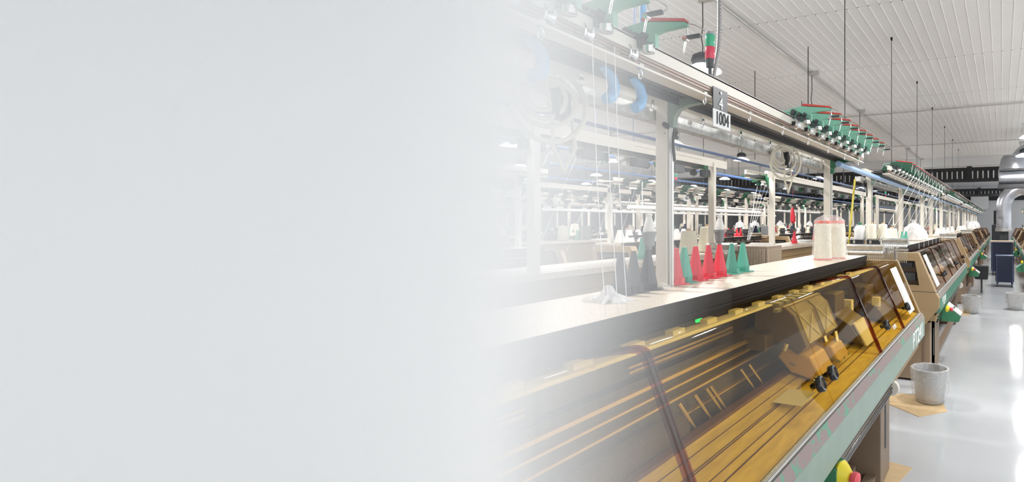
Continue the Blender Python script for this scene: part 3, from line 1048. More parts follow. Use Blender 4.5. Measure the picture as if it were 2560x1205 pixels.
def make_feeder(detail, col):
    t = thing('yarn_feeder', 'feeder', 'yarn feeder')
    # arm plate in the x-z plane, origin on the front rail
    pr = [(-0.110, 0.020), (-0.085, 0.048), (-0.02, 0.078), (0.04, 0.084), (0.200, 0.062), (0.206, 0.050), (0.120, 0.046), (0.095, 0.040), (0.095, -0.002), (0.084, 0.012), (0.070, 0.018), (0.052, 0.012), (0.040, -0.006), (0.028, 0.008), (0.010, 0.014), (-0.010, 0.006), (-0.020, -0.010), (-0.060, -0.012), (-0.110, -0.004)]
    MB().prism(pr, -0.011, 0.011).build('arm', col, t, bevel=0.002 if detail else 0)
    MB().prism([(0.040, 0.0885), (0.046, 0.098), (0.200, 0.071), (0.206, 0.061)], -0.012, 0.012).build('red_cover', M_red if not detail else mat('dull_red_cover', (0.55, 0.06, 0.05), 0.4), t)
    # drum
    b = MB()
    b.lathe([(0.012, -0.030), (0.028, -0.028), (0.029, -0.022), (0.023, -0.016), (0.021, 0.0), (0.023, 0.008), (0.028, 0.012), (0.012, 0.014)], c=(0.010, -0.030, -0.016), axis=(0, 1, 0), n=20 if detail else 10)
    if detail:
        b.lathe([(0.008, -0.022), (0.020, -0.020), (0.020, 0.0), (0.008, 0.004)], c=(0.070, -0.010, 0.004), axis=(0, 0, 1), n=12)
    b.build('drum', M_chrome, t, smooth=True)
    if detail:
        b = MB().lathe([(0.010, -0.034), (0.013, -0.031), (0.013, -0.010), (0.010, -0.008)], c=(0.010, -0.030, -0.016), axis=(0, 1, 0), n=14)
        b.build('drum_hub', M_gablack, t, smooth=True)
        b = MB()
        for (x, z, r) in ((-0.004, 0.055, 0.013), (0.032, 0.040, 0.008), (0.062, 0.036, 0.008)):
            b.cyl((x, -0.011, z), (x, -0.034, z), r, n=14)
            b.box(x - 0.020, x + 0.002, -0.018, -0.011, z - 0.035, z)
        b.build('brake_knob', M_dark, t, smooth=True)
        b = MB()
        b.tube([(0.20, 0, 0.060), (0.23, -0.002, 0.050), (0.262, -0.004, 0.030), (0.268, -0.004, 0.020), (0.255, -0.002, 0.016), (0.215, 0, 0.018)], 0.0022, 6)
        b.tube([(0.20, 0.004, 0.050), (0.204, 0.004, 0.020), (0.198, 0.0, 0.002), (0.190, 0, -0.030)], 0.003, 6)
        b.cyl((0.198, -0.008, 0.012), (0.198, 0.008, 0.012), 0.009, n=10)
        b.build('tension_wire', M_chrome, t, smooth=True)
        b = MB().box(0.205, 0.250, -0.008, 0.004, 0.010, 0.020)
        b.build('tension_pad', M_dark, t)
        MB().box(-0.095, -0.02, -0.014, 0.014, 0.058, 0.068).build('lever', mat('lever_green', (0.26, 0.48, 0.39), 0.4), t)
    return t


f1 = make_feeder(1, M_mint)
RX, RZ = XA + 0.300, 2.150
ys = [y_at(p, -1.04) for p in (1600, 1493, 1400, 1310)]
labs = ['mint green yarn feeder with red cover left of the signal tower', 'yarn feeder second from the signal tower, paled by mist', 'yarn feeder third from the signal tower, almost lost in mist', 'yarn feeder deepest in the mist, beside the ceiling']
f1.location = (RX - 0.03, ys[0], RZ - 0.005)
f1['label'] = labs[0]
for i in (1, 2, 3):
    copy_tree(f1, (RX - 0.03, ys[i], RZ - 0.005), 0, labs[i])
near_pick = ['first', 'second', 'third', 'fourth', 'fifth', 'sixth', 'seventh', 'eighth']
for i in range(8):
    copy_tree(f1, (RX, 2.90 + 0.212 * i, RZ + 0.005), 0, '%s mint green yarn feeder from the number signs in the close cluster' % near_pick[i])
f2 = make_feeder(1, mat('dark_feeder_green', (0.022, 0.095, 0.055), 0.4))
for ch in f2.children:
    if ch.name.startswith('tension_wire'):
        ch.data.materials[0] = mat('dull_wire', (0.35, 0.34, 0.32), 0.4, 0.5)
n = 0
GA = 'dark green yarn feeders along the far front rail'
for k in range(1, 6):
    for j in range(20 if k < 4 else 14):
        y = 5.75 + 5.7 * (k - 1) + 0.15 + j * (0.235 if k < 4 else 0.33)
        if k <= 2 or j % 2 == 0 or True:
            src = f2
            if n == 0:
                f2.location = (RX, y, RZ)
                f2['label'] = 'first dark green yarn feeder past the cream end bracket of the second frame'
            else:
                copy_tree(f2, (RX, y, RZ), 0, 'dark green yarn feeder with wire arm on the receding front rail', GA)
            n += 1
# simple feeders on the rear rows (too small for parts)


def make_far_feeder():
    b = MB()
    b.prism([(-0.085, 0.0), (-0.07, 0.05), (0.05, 0.085), (0.20, 0.06), (0.2, 0.045), (0.09, 0.03), (0.07, -0.03), (0.0, -0.02)], -0.012, 0.012)
    b.lathe([(0.012, -0.03), (0.03, -0.026), (0.024, 0.0), (0.03, 0.012), (0.012, 0.014)], c=(0.004, -0.018, -0.036), axis=(0, 1, 0), n=8)
    return b


ffs = [make_far_feeder().build('yarn_feeder', MATS['dark_feeder_green']), make_far_feeder().build('yarn_feeder', M_dark), make_far_feeder().build('yarn_feeder', mat('pale_feeder', (0.45, 0.45, 0.42), 0.4, 0.3))]
for o in ffs:
    o['category'] = 'yarn feeder'
cnt = 0


def far_feeders(xc, rz, y0, nn, step, label, group, z=2.115):
    global cnt
    for j in range(nn):
        s = ffs[(j * 7 + cnt) % 3]
        if cnt < 3:
            o = ffs[cnt]
        else:
            o = s.copy()
            COL.objects.link(o)
        cnt += 1
        o.location = (xc, y0 + j * step, z - 0.02)
        o.rotation_euler = (0, 0, rz)
        tag(o, label, 'yarn feeder', group)


far_feeders(ROWS['B'][0] - 0.30, PI, 0.9, 15, 0.25, 'small yarn feeder under the cream frame behind the cones', 'yarn feeders of the frame behind the cones')
far_feeders(ROWS['B'][0] - 0.30, PI, 5.9, 18, 0.25, 'small yarn feeder on the frame right of the control box', 'yarn feeders of the frame right of the control box')
for k in (2, 3):
    far_feeders(ROWS['B'][0] - 0.30, PI, 5.8 + 5.7 * (k - 1), 14, 0.32, 'small yarn feeder far along the row behind the front row', 'yarn feeders far along the second row')
for r, sg in (('C', 1), ('D', -1), ('E', 1), ('F', -1)):
    for k in (1, 2, 3):
        far_feeders(ROWS[r][0] + sg * 0.30, 0 if sg > 0 else PI, 5.9 + 5.7 * (k - 1), 12, 0.37, 'tiny yarn feeder on the overhead rails of the distant rows', 'yarn feeders of the distant rows')
for k in (2, 3, 4):
    far_feeders(1.24 - 0.30, PI, 0.4 + 5.7 * k, 16, 0.28, 'green yarn feeder over the machines across the open aisle', 'yarn feeders across the open aisle')

# ------------------------------------------------------------------ signs on the front rail
sx0 = XA + 0.3035
s1 = thing('number_sign', 'black sign with white numeral 4 fixed to the overhead rail', 'sign', (sx0, 1.985, 2.02))
MB().box(0, 0.004, -0.062, 0.062, 0.030, 0.118).build('plate', M_dark, s1)
MB().cyl((0.004, 0.0, 0.102), (0.007, 0.0, 0.102), 0.007, n=12).build('screw', M_chrome, s1)
text_mesh('numeral', '4', 0.070, M_letter, s1, (0.0055, 0.0, 0.057), (PI / 2, 0, PI / 2))
s2 = thing('number_sign', 'white sign reading 1004 hung below the black numeral sign', 'sign', (sx0 + 0.008, 1.985, 1.99))
MB().box(0, 0.003, -0.075, 0.075, -0.012, 0.058).build('plate', M_paper, s2)
text_mesh('numeral', '1004', 0.072, M_ink, s2, (0.0045, 0.0, 0.023), (PI / 2, 0, PI / 2), sx=0.82)

# signal tower
tw = thing('signal_tower', 'green and red signal light tower standing on the overhead rail', 'signal light', (XA + 0.29, y_at(1775, -1.05), 2.18))
MB().lathe([(0.008, 0.0), (0.008, 0.03), (0.016, 0.034), (0.017, 0.06), (0.019, 0.066)], n=20).build('stem', M_dark, tw, smooth=True)
MB().lathe([(0.019, 0.066), (0.020, 0.068), (0.020, 0.112), (0.019, 0.114)], n=24).build('red_lens', M_redlens, tw, smooth=True)
MB().lathe([(0.019, 0.114), (0.020, 0.116), (0.020, 0.160), (0.019, 0.162)], n=24).build('green_lens', M_grnlens, tw, smooth=True)
MB().lathe([(0.019, 0.162), (0.020, 0.164), (0.019, 0.172), (0.012, 0.175)], n=24).build('cap', mat('grey_cap', (0.35, 0.36, 0.38), 0.4), tw, smooth=True)

# flexible metal conduit from the ceiling to the rail
yc = y_at(1795, -1.08)
b = MB()
pts = []
rr = []
N = 260
for i in range(N):
    u = i / (N - 1)
    z = 2.14 + u * (ZC - 2.14)
    x = -1.09 + 0.012 * math.sin(u * 9) + (-0.02 if u < 0.1 else 0) * (1 - u * 10)
    y = yc + 0.01 * math.sin(u * 7) - 0.012 * max(0, 1 - u * 8)
    pts.append((x, y, z))
    rr.append(0.0095 + 0.0012 * (i % 2))
b.tube(pts, rr, 10)
tag(b.build('flexible_conduit', mat('dull_steel_conduit', (0.35, 0.34, 0.33), 0.4, 0.6)), 'ribbed grey flexible conduit dropping from the ceiling beside the signal tower', 'conduit')

# ceiling-fed blue hose and clear tube near the first feeder
yb = y_at(1607, -1.12)
b = MB()
b.tube([(-1.12, yb, 2.25), (-1.12, yb, 2.6), (-1.12, yb, ZC)], 0.011, 12)
tag(b.build('air_hose', mat('pale_blue_hose', (0.10, 0.42, 0.80), 0.3), smooth=True), 'bright blue vertical air hose above the nearest green feeder', 'hose')
b = MB().tube([(-1.10, y_at(1586, -1.1), 2.24), (-1.10, y_at(1586, -1.1), ZC)], 0.005, 8)
tag(b.build('air_line', mat('pale_violet_tube', (0.45, 0.5, 0.75), 0.3), smooth=True), 'thin pale violet tube hanging left of the bright blue hose', 'hose')
for i, px in enumerate((1600, 1530, 1350)):
    yy = y_at(px, -1.15)
    b = MB()
    b.tube([(-1.15, yy - 0.05, 2.10), (-1.15, yy - 0.03, 2.09), (-1.15, yy, 2.07), (-1.15, yy + 0.012, 2.04), (-1.15, yy, 2.01), (-1.15, yy - 0.03, 1.995)], [0.014, 0.016, 0.018, 0.020, 0.021, 0.018], 14)
    tag(b.build('hose_elbow', mat('cyan_blue_hose', (0.12, 0.40, 0.72), 0.35), smooth=True), ['blue curved hose elbow under the rail, clear of the mist', 'blue curved hose elbow under the rail, half in mist', 'faint blue hose elbow deep in the mist'][i], 'hose')

# long blue pipe and thin blue line along the front row
conduit([(-1.155, 4.2, 2.055), (-1.155, 38, 2.055)], 0.024, 'thick light blue pipe running between the overhead frames', mat('light_blue_pipe', (0.30, 0.45, 0.68), 0.35), 'air_pipe', n=12)
conduit([(-1.46, 0.2, 1.985), (-1.46, 38, 1.985)], 0.008, 'thin blue line under the galvanised trunking of the front row', mat('dusty_blue_line', (0.10, 0.16, 0.32), 0.4), 'air_pipe', n=8)
conduit([(-4.0, 3, 2.35), (-4.0, 38, 2.35)], 0.022, 'blue pipe running above the second aisle', mat('mid_blue_pipe', (0.10, 0.20, 0.45), 0.4), 'air_pipe', n=8)
conduit([(-7.3, 4, 2.4), (-7.3, 38, 2.4)], 0.022, 'blue pipe running above the third aisle', MATS['mid_blue_pipe'], 'air_pipe', n=8)
conduit([(-4.9, 5, 2.3), (-4.9, 38, 2.3)], 0.015, 'thin blue pipe over the machines across the second aisle', MATS['mid_blue_pipe'], 'air_pipe', n=8)
conduit([(-20, 26, 2.75), (4.5, 26, 2.75)], 0.03, 'dark pipe crossing the hall below the truss', M_truss, 'pipe', n=8)
conduit([(-20, 18.5, 2.62), (-1.6, 18.5, 2.62)], 0.016, 'slim dark pipe crossing behind the pendant lamps', M_truss, 'pipe', n=8)

# coiled cables


def coil(x, y, z, s, lab1, lab2):
    b = MB()
    rnd = random.Random(5)
    for k in range(4):
        R = (0.042 + 0.011 * k) * s
        cz = z - 0.065 * s - 0.012 * k * s
        tilt = (k - 1.5) * 0.25
        pts = [(x + 0.012 * k + R * math.sin(a) * 0.75 + 0.02 * math.sin(a) * tilt, y + R * math.sin(a) * (0.62 + 0.1 * k), cz + R * math.cos(a) * (1.0 + 0.25 * (k == 3))) for a in [q * 2 * PI / 24 for q in range(24)]]
        b.tube(pts, 0.0085, 8, closed=True)
    b.tube([(x, y + 0.01, z), (x + 0.02, y + 0.02, z - 0.10 * s), (x + 0.02, y + 0.03, z - 0.2 * s), (x + 0.03, y + 0.07, z - 0.27 * s), (x + 0.04, y + 0.11, z - 0.20 * s), (x + 0.02, y + 0.10, z - 0.05 * s)], 0.0055 * s, 8)
    tag(b.build('cable_coil', M_beige, smooth=True), lab1, 'cable')
    bb = thing('socket_box', lab2, 'box', (x + 0.03, y + 0.05, z - 0.13 * s))
    MB().box(-0.02, 0.02, -0.032, 0.032, 0, 0.10).build('case', M_black, bb, bevel=0.004)
    MB().box(0.02, 0.024, -0.012, 0.02, 0.02, 0.08).build('flap', M_dark, bb)


coil(-1.285, y_at(1950, -1.285), 2.10, 1.15, 'beige coiled cable looped under the trunking near the cream post', 'black socket box hanging inside the beige cable coil')
coil(-1.34, y_at(1348, -1.35), 2.09, 1.2, 'pale coiled cable fading into the mist', 'socket box below the pale coil, fading into the mist')

# black clamp on the first post and on the fourth
for i, (px, x) in enumerate(((1676, -1.275), (2163, -1.255))):
    yy = y_at(px, x)
    b = MB()
    b.tube([(x, yy - 0.05, 2.01), (x, yy - 0.02, 2.0), (x, yy + 0.02, 2.005), (x, yy + 0.05, 1.985)], [0.010, 0.014, 0.014, 0.010], 10)
    b.tube([(x + 0.01, yy, 2.0), (x + 0.02, yy - 0.01, 1.92), (x + 0.015, yy + 0.01, 1.86)], 0.007, 8)
    b.tube([(x - 0.01, yy - 0.03, 1.98), (x, yy + 0.02, 1.96), (x + 0.01, yy - 0.01, 1.98)], 0.010, 8)
    tag(b.build('cable_clamp', M_black, smooth=True), ['black cable clamp on the tall cream post left of the number sign', 'black cable clamp at the gap past the first machine'][i], 'clamp')
b = MB().tube([(-1.47, 5.28, 0.0), (-1.385, 5.5, 1.6), (-1.36, 5.58, 2.04)], 0.010, 10)
tag(b.build('yellow_pole', mat('muted_yellow', (0.60, 0.50, 0.06), 0.5), smooth=True), 'thin yellow pole leaning in the gap past the first machine', 'pole')
b = MB().tube([(-1.43, 11.0, 0.0), (-1.40, 11.0, 2.0)], 0.014, 10)
tag(b.build('yellow_pole', M_yellow, smooth=True), 'yellow pole standing in the gap past the second machine', 'pole')

# ================================================================== THINGS ON THE WORKTOP
ZW = 1.331


def make_cone(m_, name='yarn_cone_holder'):
    t = thing(name, 'cone', 'cone')
    b = MB()
    # finned pyramid: eight-point star section shrinking upwards
    rings = []
    for z, s in ((0.024, 0.0375), (0.09, 0.0235), (0.150, 0.0125), (0.158, 0.0115)):
        ring = []
        for k in range(16):
            a = k * PI / 8
            q = (1.0 if k % 4 == 0 else (0.80 if k % 2 else 0.78))
            ring.append(b.bm.verts.new((math.cos(a) * s * q, math.sin(a) * s * q, z)))
        rings.append(ring)
    for A, B in zip(rings, rings[1:]):
        for k in range(16):
            b.bm.faces.new((A[k], A[(k + 1) % 16], B[(k + 1) % 16], B[k]))
    b.bm.faces.new(rings[-1])
    b.bm.faces.new(rings[0][::-1])
    b.build('cone_body', m_, t)
    b = MB()
    b.lathe([(0.061, 0.0), (0.062, 0.002), (0.061, 0.004), (0.042, 0.005)], n=32)
    b.prism([(0.036 * math.cos(a + PI / 8) * 1.08, 0.036 * math.sin(a + PI / 8) * 1.08) for a in [k * PI / 4 for k in range(8)]], 0.004, 0.026, 'z')
    b.build('base_flange', m_, t, smooth=False)
    return t


c_red, c_blk, c_grn, c_pnk = make_cone(M_red), make_cone(M_black), make_cone(M_cgreen), make_cone(M_pink)
XC = -1.295


def put(src, x, y, z, label, group=None, rz=0.3, used=set()):
    if src.name not in used:
        used.add(src.name)
        o = src
        o.location = (x, y, z)
        o.rotation_euler = (0, 0, rz)
        tag(o, label, None, group)
        return o
    o = copy_tree(src, (x, y, z), rz, label, group)
    if group is None and 'group' in o:
        del o['group']
    return o


for src, px, lab in ((c_blk, 1552, 'black cone holder furthest into the mist on the worktop'), (c_blk, 1584, 'slim black cone holder between two other black ones'), (c_blk, 1620, 'black cone holder carrying a grey pot'),
                     (c_pnk, 1690, 'pinkish red cone holder just right of the tall cream post'), (c_grn, 1711, 'green cone holder tucked between the pinkish and the first bright red one'),
                     (c_red, 1739, 'bright red cone holder right after the first green one'), (c_red, 1771, 'middle bright red cone holder of three'),
                     (c_red, 1799, 'red cone holder carrying a grey pot and white spool'), (c_grn, 1829, 'green cone holder right of the last red one'), (c_grn, 1857, 'green cone holder at the right end of the row')):
    put(src, XC, y_at(px, XC), ZW, lab, rz=random.random())

# grey pots with white bobbins on two cones


def make_pot():
    t = thing('spool_pot', 'pot', 'pot')
    MB().lathe([(0.010, -0.014), (0.011, 0.0), (0.021, 0.001), (0.026, 0.044), (0.0295, 0.045), (0.0295, 0.058), (0.027, 0.060), (0.0255, 0.056)], n=28).build('cup', M_greyp, t, smooth=True)
    return t


def make_bobbin():
    return MB().lathe([(0.024, 0.0), (0.025, 0.01), (0.018, 0.042), (0.011, 0.058), (0.0105, 0.066), (0.014, 0.070), (0.014, 0.074), (0.004, 0.076)], n=24).build('white_bobbin', M_wyarn, smooth=True)


pot = make_pot()
bob = tag(make_bobbin(), 'white bobbin on the grey pot over the red cone holder', 'bobbin')
y1, y2 = y_at(1799, XC), y_at(1623, XC)
pot.location = (XC, y1, ZW + 0.172)
pot['label'] = 'dark grey pot on top of the red cone holder'
bob.location = (XC, y1, ZW + 0.172 + 0.056)
p2 = copy_tree(pot, (XC, y2, ZW + 0.172), 0, 'dark grey pot on top of the black cone holder')
b2 = bob.copy(); COL.objects.link(b2); b2.location = (XC, y2, ZW + 0.228)
b2['label'] = 'white bobbin on the grey pot over the black cone holder'

# yarn spools


def make_spool(mt, r0=0.085, r1=0.062, h=0.20, tube=True):
    t = thing('yarn_spool', 'spool', 'yarn spool')
    n = 14
    prof = [(r0 * 0.86, 0.0), (r0 * 0.98, 0.006)]
    for k in range(n):
        u = k / (n - 1)
        prof.append((r0 + (r1 - r0) * u + 0.0012 * (k % 2), 0.012 + u * (h - 0.024)))
    prof += [(r1 * 0.94, h - 0.004), (r1 * 0.4, h)]
    MB().lathe(prof, n=32).build('yarn', mt, t, smooth=True)
    if tube:
        MB().lathe([(r1 * 0.32, h - 0.01), (r1 * 0.30, h + 0.018), (r1 * 0.24, h + 0.018), (r1 * 0.24, h - 0.01)], n=16).build('paper_core', M_card, t, smooth=True)
    return t


sp = make_spool(M_cream)
put(sp, -2.36, y_at(1722, -2.36), ZW, 'cream yarn spool standing behind the green and red cone holders', rz=0)
put(sp, -2.46 + 0.03, y_at(1768, -2.43), ZW, 'taller cream yarn spool behind, left of the second pale post', rz=0).scale = (1.05, 1.05, 1.15)
# wrapped pair on the near worktop
ps = make_spool(M_cream, 0.064, 0.058, 0.27, False)
for ch in list(ps.children):
    MB().lathe([(0.060, 0.262), (0.0595, 0.270), (0.052, 0.282), (0.02, 0.284)], n=24).build('red_ring', mat('red_rim', (0.80, 0.18, 0.13), 0.5), ps, smooth=True)
    MB().lathe([(0.066, 0.0), (0.067, 0.006), (0.066, 0.012)], n=24).build('red_foot', MATS['red_rim'], ps, smooth=True)
    break
ya = y_at(2057, -1.17)
put(ps, -1.17, ya, ZW, 'tall cream yarn spool with red rim in plastic wrap, the one nearer the cones', rz=0)
put(ps, -1.115, ya + 0.17, ZW, 'tall cream yarn spool with red rim in plastic wrap, the one farther from the cones', rz=0)
b = MB()
cxm, cym = -1.1425, ya + 0.085
rings = []
for z, sx_, sy_ in ((0.002, 0.145, 0.235), (0.004, 0.120, 0.205), (0.03, 0.088, 0.180), (0.12, 0.084, 0.172), (0.22, 0.080, 0.166), (0.285, 0.072, 0.150), (0.305, 0.052, 0.120), (0.322, 0.03, 0.06)):
    ring = []
    for k in range(56):
        a = k * 2 * PI / 56
        j = 1 + 0.045 * math.sin(a * 9 + z * 14) * (1 if z < 0.28 else 1.8) + 0.03 * math.sin(a * 17 - z * 31)
        # axis of the pair leans in plan
        u, v = math.cos(a) * sx_ * j, math.sin(a) * sy_ * j
        ang = -math.atan2(0.055, 0.17)
        ring.append(b.bm.verts.new((cxm + u * math.cos(ang) - v * math.sin(ang), cym + u * math.sin(ang) + v * math.cos(ang), ZW + z)))
    rings.append(ring)
for A, B in zip(rings, rings[1:]):
    for k in range(56):
        b.bm.faces.new((A[k], A[(k + 1) % 56], B[(k + 1) % 56], B[k]))
b.bm.faces.new(rings[-1])
tag(b.build('plastic_wrap', M_film, smooth=True), 'clear plastic bag wrapped round the two tall spools on the worktop', 'plastic bag')
# small scrap of film by the post
b = MB()
b.lathe([(0.03, 0), (0.034, 0.006), (0.02, 0.018), (0.006, 0.024)], c=(-1.25, y_at(1655, -1.25) + 0.0, ZW), n=18, jitter=0.6)
tag(b.build('film_scrap', M_film, smooth=True), 'crumpled greenish film scrap at the foot of the cream post', 'plastic scrap')
b = MB()
b.lathe([(0.07, 0), (0.06, 0.008), (0.05, 0.014), (0.02, 0.026), (0.010, 0.05), (0.003, 0.055)], c=(-1.22, y_at(1520, -1.22), ZW), n=30, jitter=1.6)
tag(b.build('crumpled_film', M_bag, smooth=True), 'crumpled white plastic heap on the worktop edge of the mist', 'plastic bag')

# ------------------------------------------------------------------ gap past the first machine


def tension_rack(loc, label, wide=0.30, npeg=14, rz=0, foot=True):
    t = thing('tension_rack', label, 'tension rack', loc, rz)
    MB().prism([(-0.03, 0.0), (-0.045, 0.05), (0.02, 0.065), (0.035, 0.0)], 0, wide, 'x').build('top_bar', M_galv, t)
    b = MB()
    for k in range(npeg):
        x = 0.015 + (wide - 0.03) * k / (npeg - 1)
        b.lathe([(0.006, -0.014), (0.013, -0.008), (0.013, 0.004), (0.006, 0.012)], c=(x, -0.042, -0.004), axis=(0, 1, 0.2), n=10)
    b.build('white_peg', M_paper, t, smooth=True)
    b = MB()
    for k in range(npeg):
        x = 0.015 + (wide - 0.03) * k / (npeg - 1)
        b.box(x - 0.0035, x + 0.0035, -0.03, -0.02, -0.16, -0.03)
    b.box(0, wide, -0.02, 0.0, -0.05, -0.03)
    b.build('comb', M_alu, t)
    MB().box(wide * 0.45, wide * 0.55, -0.01, 0.02, -loc[2] if foot else -0.05, 0.05).build('support', M_white, t)
    return t


tension_rack((-1.30, 5.02, 1.335), 'grey rack with two dozen white pegs at the end of the foreground machine', 0.34, 18)
tension_rack((-1.03, 5.30, 1.385), 'upper grey rack with a dark comb beside the pegged one', 0.24, 12)
for k, (px, xx) in enumerate(((2172, -1.36), (2214, -1.33))):
    yy = 5.5
    b = thing('filter_box', ['small dark grey filter box on the left, under the bottle', 'small dark grey filter box on the right of its twin'][k], 'box', (-1.36 + 0.16 * k, 5.38, 1.365))
    MB().box(0, 0.13, 0, 0.05, 0, 0.07).build('case', M_dark, b, bevel=0.004)
    MB().box(0.03, 0.05, -0.004, 0.0, 0.03, 0.06).build('badge', M_white, b)
sh = MB().box(-1.42, -0.98, 5.32, 5.60, 1.30, 1.36).build('side_shelf', M_galv)
b = MB().box(-1.36, -1.30, 5.42, 5.48, 0, 1.30)
tag(sh, 'small grey shelf bridging the gap before the second machine', 'shelf')
tag(b.build('shelf_stand', M_white), 'plain cream stand carrying the small grey shelf', 'stand')
tag(MB().box(-1.44, -0.98, 4.68, 4.96, 0.0, 1.24).build('end_cabinet', M_tan, bevel=0.006), 'low tan cabinet in the gap behind the pegged rack', 'cabinet')
bt = thing('white_bottle', 'white bottle with green cap beside the cream spools past the gap', 'bottle', (-1.27, 5.42, 1.437))
MB().lathe([(0.055, 0), (0.058, 0.01), (0.058, 0.10), (0.045, 0.125), (0.018, 0.138), (0.016, 0.145)], n=24).build('bottle_body', M_wyarn, bt, smooth=True)
MB().lathe([(0.018, 0.140), (0.020, 0.143), (0.020, 0.160), (0.016, 0.163)], n=18).build('cap', M_dgreen, bt, smooth=True)
bt.location.z = 1.36 + 0.075
tag(MB().box(-1.40, -1.0, 5.36, 5.46, 1.430, 1.4345).build('shelf_board', M_galv), 'thin board on the filter boxes under bottle and spools', 'board')
for i, (x, y) in enumerate(((-1.15, 5.41), (-1.05, 5.43))):
    put(sp, x, y, 1.435, ['cream spool between the white bottle and the next spool', 'cream spool right beside the dark comb rack'][i], rz=0).scale = (0.62, 0.62, 0.75)

# on the second machine worktop
put(sp, -1.22, 6.35, ZW, 'cream spool standing on the second machine of the front row', rz=0)
put(sp, -1.18, 6.62, ZW, 'cream spool behind another on the second machine', rz=0)
put(c_grn, -1.10, 6.9, ZW, 'green cone holder on the second machine of the front row')
put(c_grn, -1.08, 7.05, ZW, 'green cone holder behind another on the second machine')
for i, (x, y, s) in enumerate(((-1.16, 8.3, 1.0), (-1.12, 8.75, 0.7))):
    b = MB()
    b.lathe([(0.10, 0), (0.145, 0.02), (0.150, 0.10), (0.125, 0.19), (0.075, 0.24), (0.03, 0.262), (0.028, 0.285), (0.045, 0.31)], n=40, jitter=0.28, cap=True)
    o = b.build('yarn_bag', M_bag, smooth=True)
    o.location = (x, y, ZW + 0.0)
    o.scale = (s, s, s)
    tag(o, ['large milky plastic bag of yarn on the second machine', 'smaller milky plastic bag beside the large one'][i], 'plastic bag')
tension_rack((-1.05, 10.75, 1.33), 'rack with white pegs at the end of the second machine', 0.30, 14)
tension_rack((-1.05, 16.45, 1.33), 'rack with white pegs at the end of the third machine', 0.30, 14)
for k in range(3, 6):
    pass

# rows of white yarn hanging and standing in the far rows
sw = make_spool(M_wyarn, 0.075, 0.035, 0.17, False)
GS = 'spools on the distant machines'
rnd = random.Random(11)
sgy = make_spool(M_greyp, 0.075, 0.06, 0.19, False)
snv = make_spool(mat('navy_yarn', (0.02, 0.025, 0.06), 0.8), 0.08, 0.05, 0.2, False)


def wspool(x, y, z, s=1.0, label='pale yarn spool standing on a machine in the distance', group=GS, src=None):
    o = put(src or sw, x, y, z, label, group, rz=0)
    o.scale = (s, s, s)
    return o


# row C near: white spools on black cones
for j in range(12):
    y = 5.95 + j * 0.16
    put(c_blk, -4.66, y, ZW, 'black cone holder in the line across the second aisle', 'black cone holders across the second aisle')
for j in range(9):
    wspool(-4.56, 5.9 + j * 0.20, ZW, 1.0, 'white yarn spool in the line across the second aisle', 'white spools across the second aisle')
for k in range(10):
    put(c_red, -4.62, 8.2 + 0.17 * k, ZW, 'small red cone holder in the line across the second aisle', 'red cone holders across the second aisle')
# row B farther: red cone, papers, boxes
put(c_red, -2.42, y_at(1986, -2.42), ZW, 'lone red cone holder on the tan machine right of the pale end post')
put(c_red, -2.42, y_at(2037, -2.42), ZW, 'red cone holder just left of the wrapped spools, on the tan machine behind')
put(c_grn, -2.42, y_at(1605, -2.42), ZW, 'green cone holder standing behind the black ones on the next machine')
b = MB()
for k in range(4):
    b.box(-2.62, -2.42, y_at(2010, -2.5) + 0.03 * k - 0.1, y_at(2010, -2.5) + 0.03 * k + 0.16, ZW + 0.006 * k, ZW + 0.006 * k + 0.004)
tag(b.build('paper_sheets', M_paper), 'loose white papers beside the lone red cone holder', 'papers')
for i, (x, y, mt, lab) in enumerate(((-5.0, 11.0, M_greyp, 'grey yarn spool on a machine across the second aisle'), (-5.0, 12.0, M_cream, 'cream spool beside the grey one across the second aisle'))):
    s_ = make_spool(mt, 0.08, 0.075, 0.20, False)
    s_.location = (x + 0.35, y, ZW)
    tag(s_, lab)
# red cloth hanging from the frame across the aisle
b = MB()
b.lathe([(0.03, 0.0), (0.07, 0.06), (0.075, 0.16), (0.05, 0.30), (0.03, 0.38), (0.02, 0.42)], c=(-5.1, 14.0, 1.58), n=18, jitter=0.5)
b.tube([(-5.1, 14.0, 1.99), (-5.1, 14.0, ZC)], 0.004, 5)
tag(b.build('red_yarn_bundle', M_red, smooth=True), 'bright red bundle hanging in the middle distance', 'yarn bundle')

for r, sg in (('B', -1), ('C', 1), ('D', -1), ('E', 1), ('F', -1)):
    x0 = ROWS[r][0]
    for k in range(1, 5):
        if r == 'C' and k == 1:
            continue
        if r == 'B' and k == 1:
            continue
        for j in range(6):
            y = 5.9 + 5.7 * (k - 1) + 0.3 + j * 0.7 + rnd.uniform(-0.2, 0.2)
            wspool(x0 + sg * rnd.uniform(0.1, 0.25), y, ZW, rnd.uniform(0.8, 1.2), src=rnd.choice((sw, sw, sp, sgy, snv)))
        for j in range(3):
            y = 5.9 + 5.7 * (k - 1) + 0.6 + j * 1.2 + rnd.uniform(-0.1, 0.1)
            put(rnd.choice((c_red, c_grn, c_blk)), x0 + sg * 0.06, y, ZW, 'small cone holder on a machine in the distant rows', 'cone holders in the distant rows')
for k in range(2, 5):
    for j in range(6):
        wspool(-1.2 + rnd.uniform(-0.08, 0.08), 5.9 + 5.7 * (k - 1) + 0.3 + j * 0.7, ZW, rnd.uniform(0.7, 1.1), 'pale spool on the receding front row machines', 'spools on the receding front row')
bagm = None
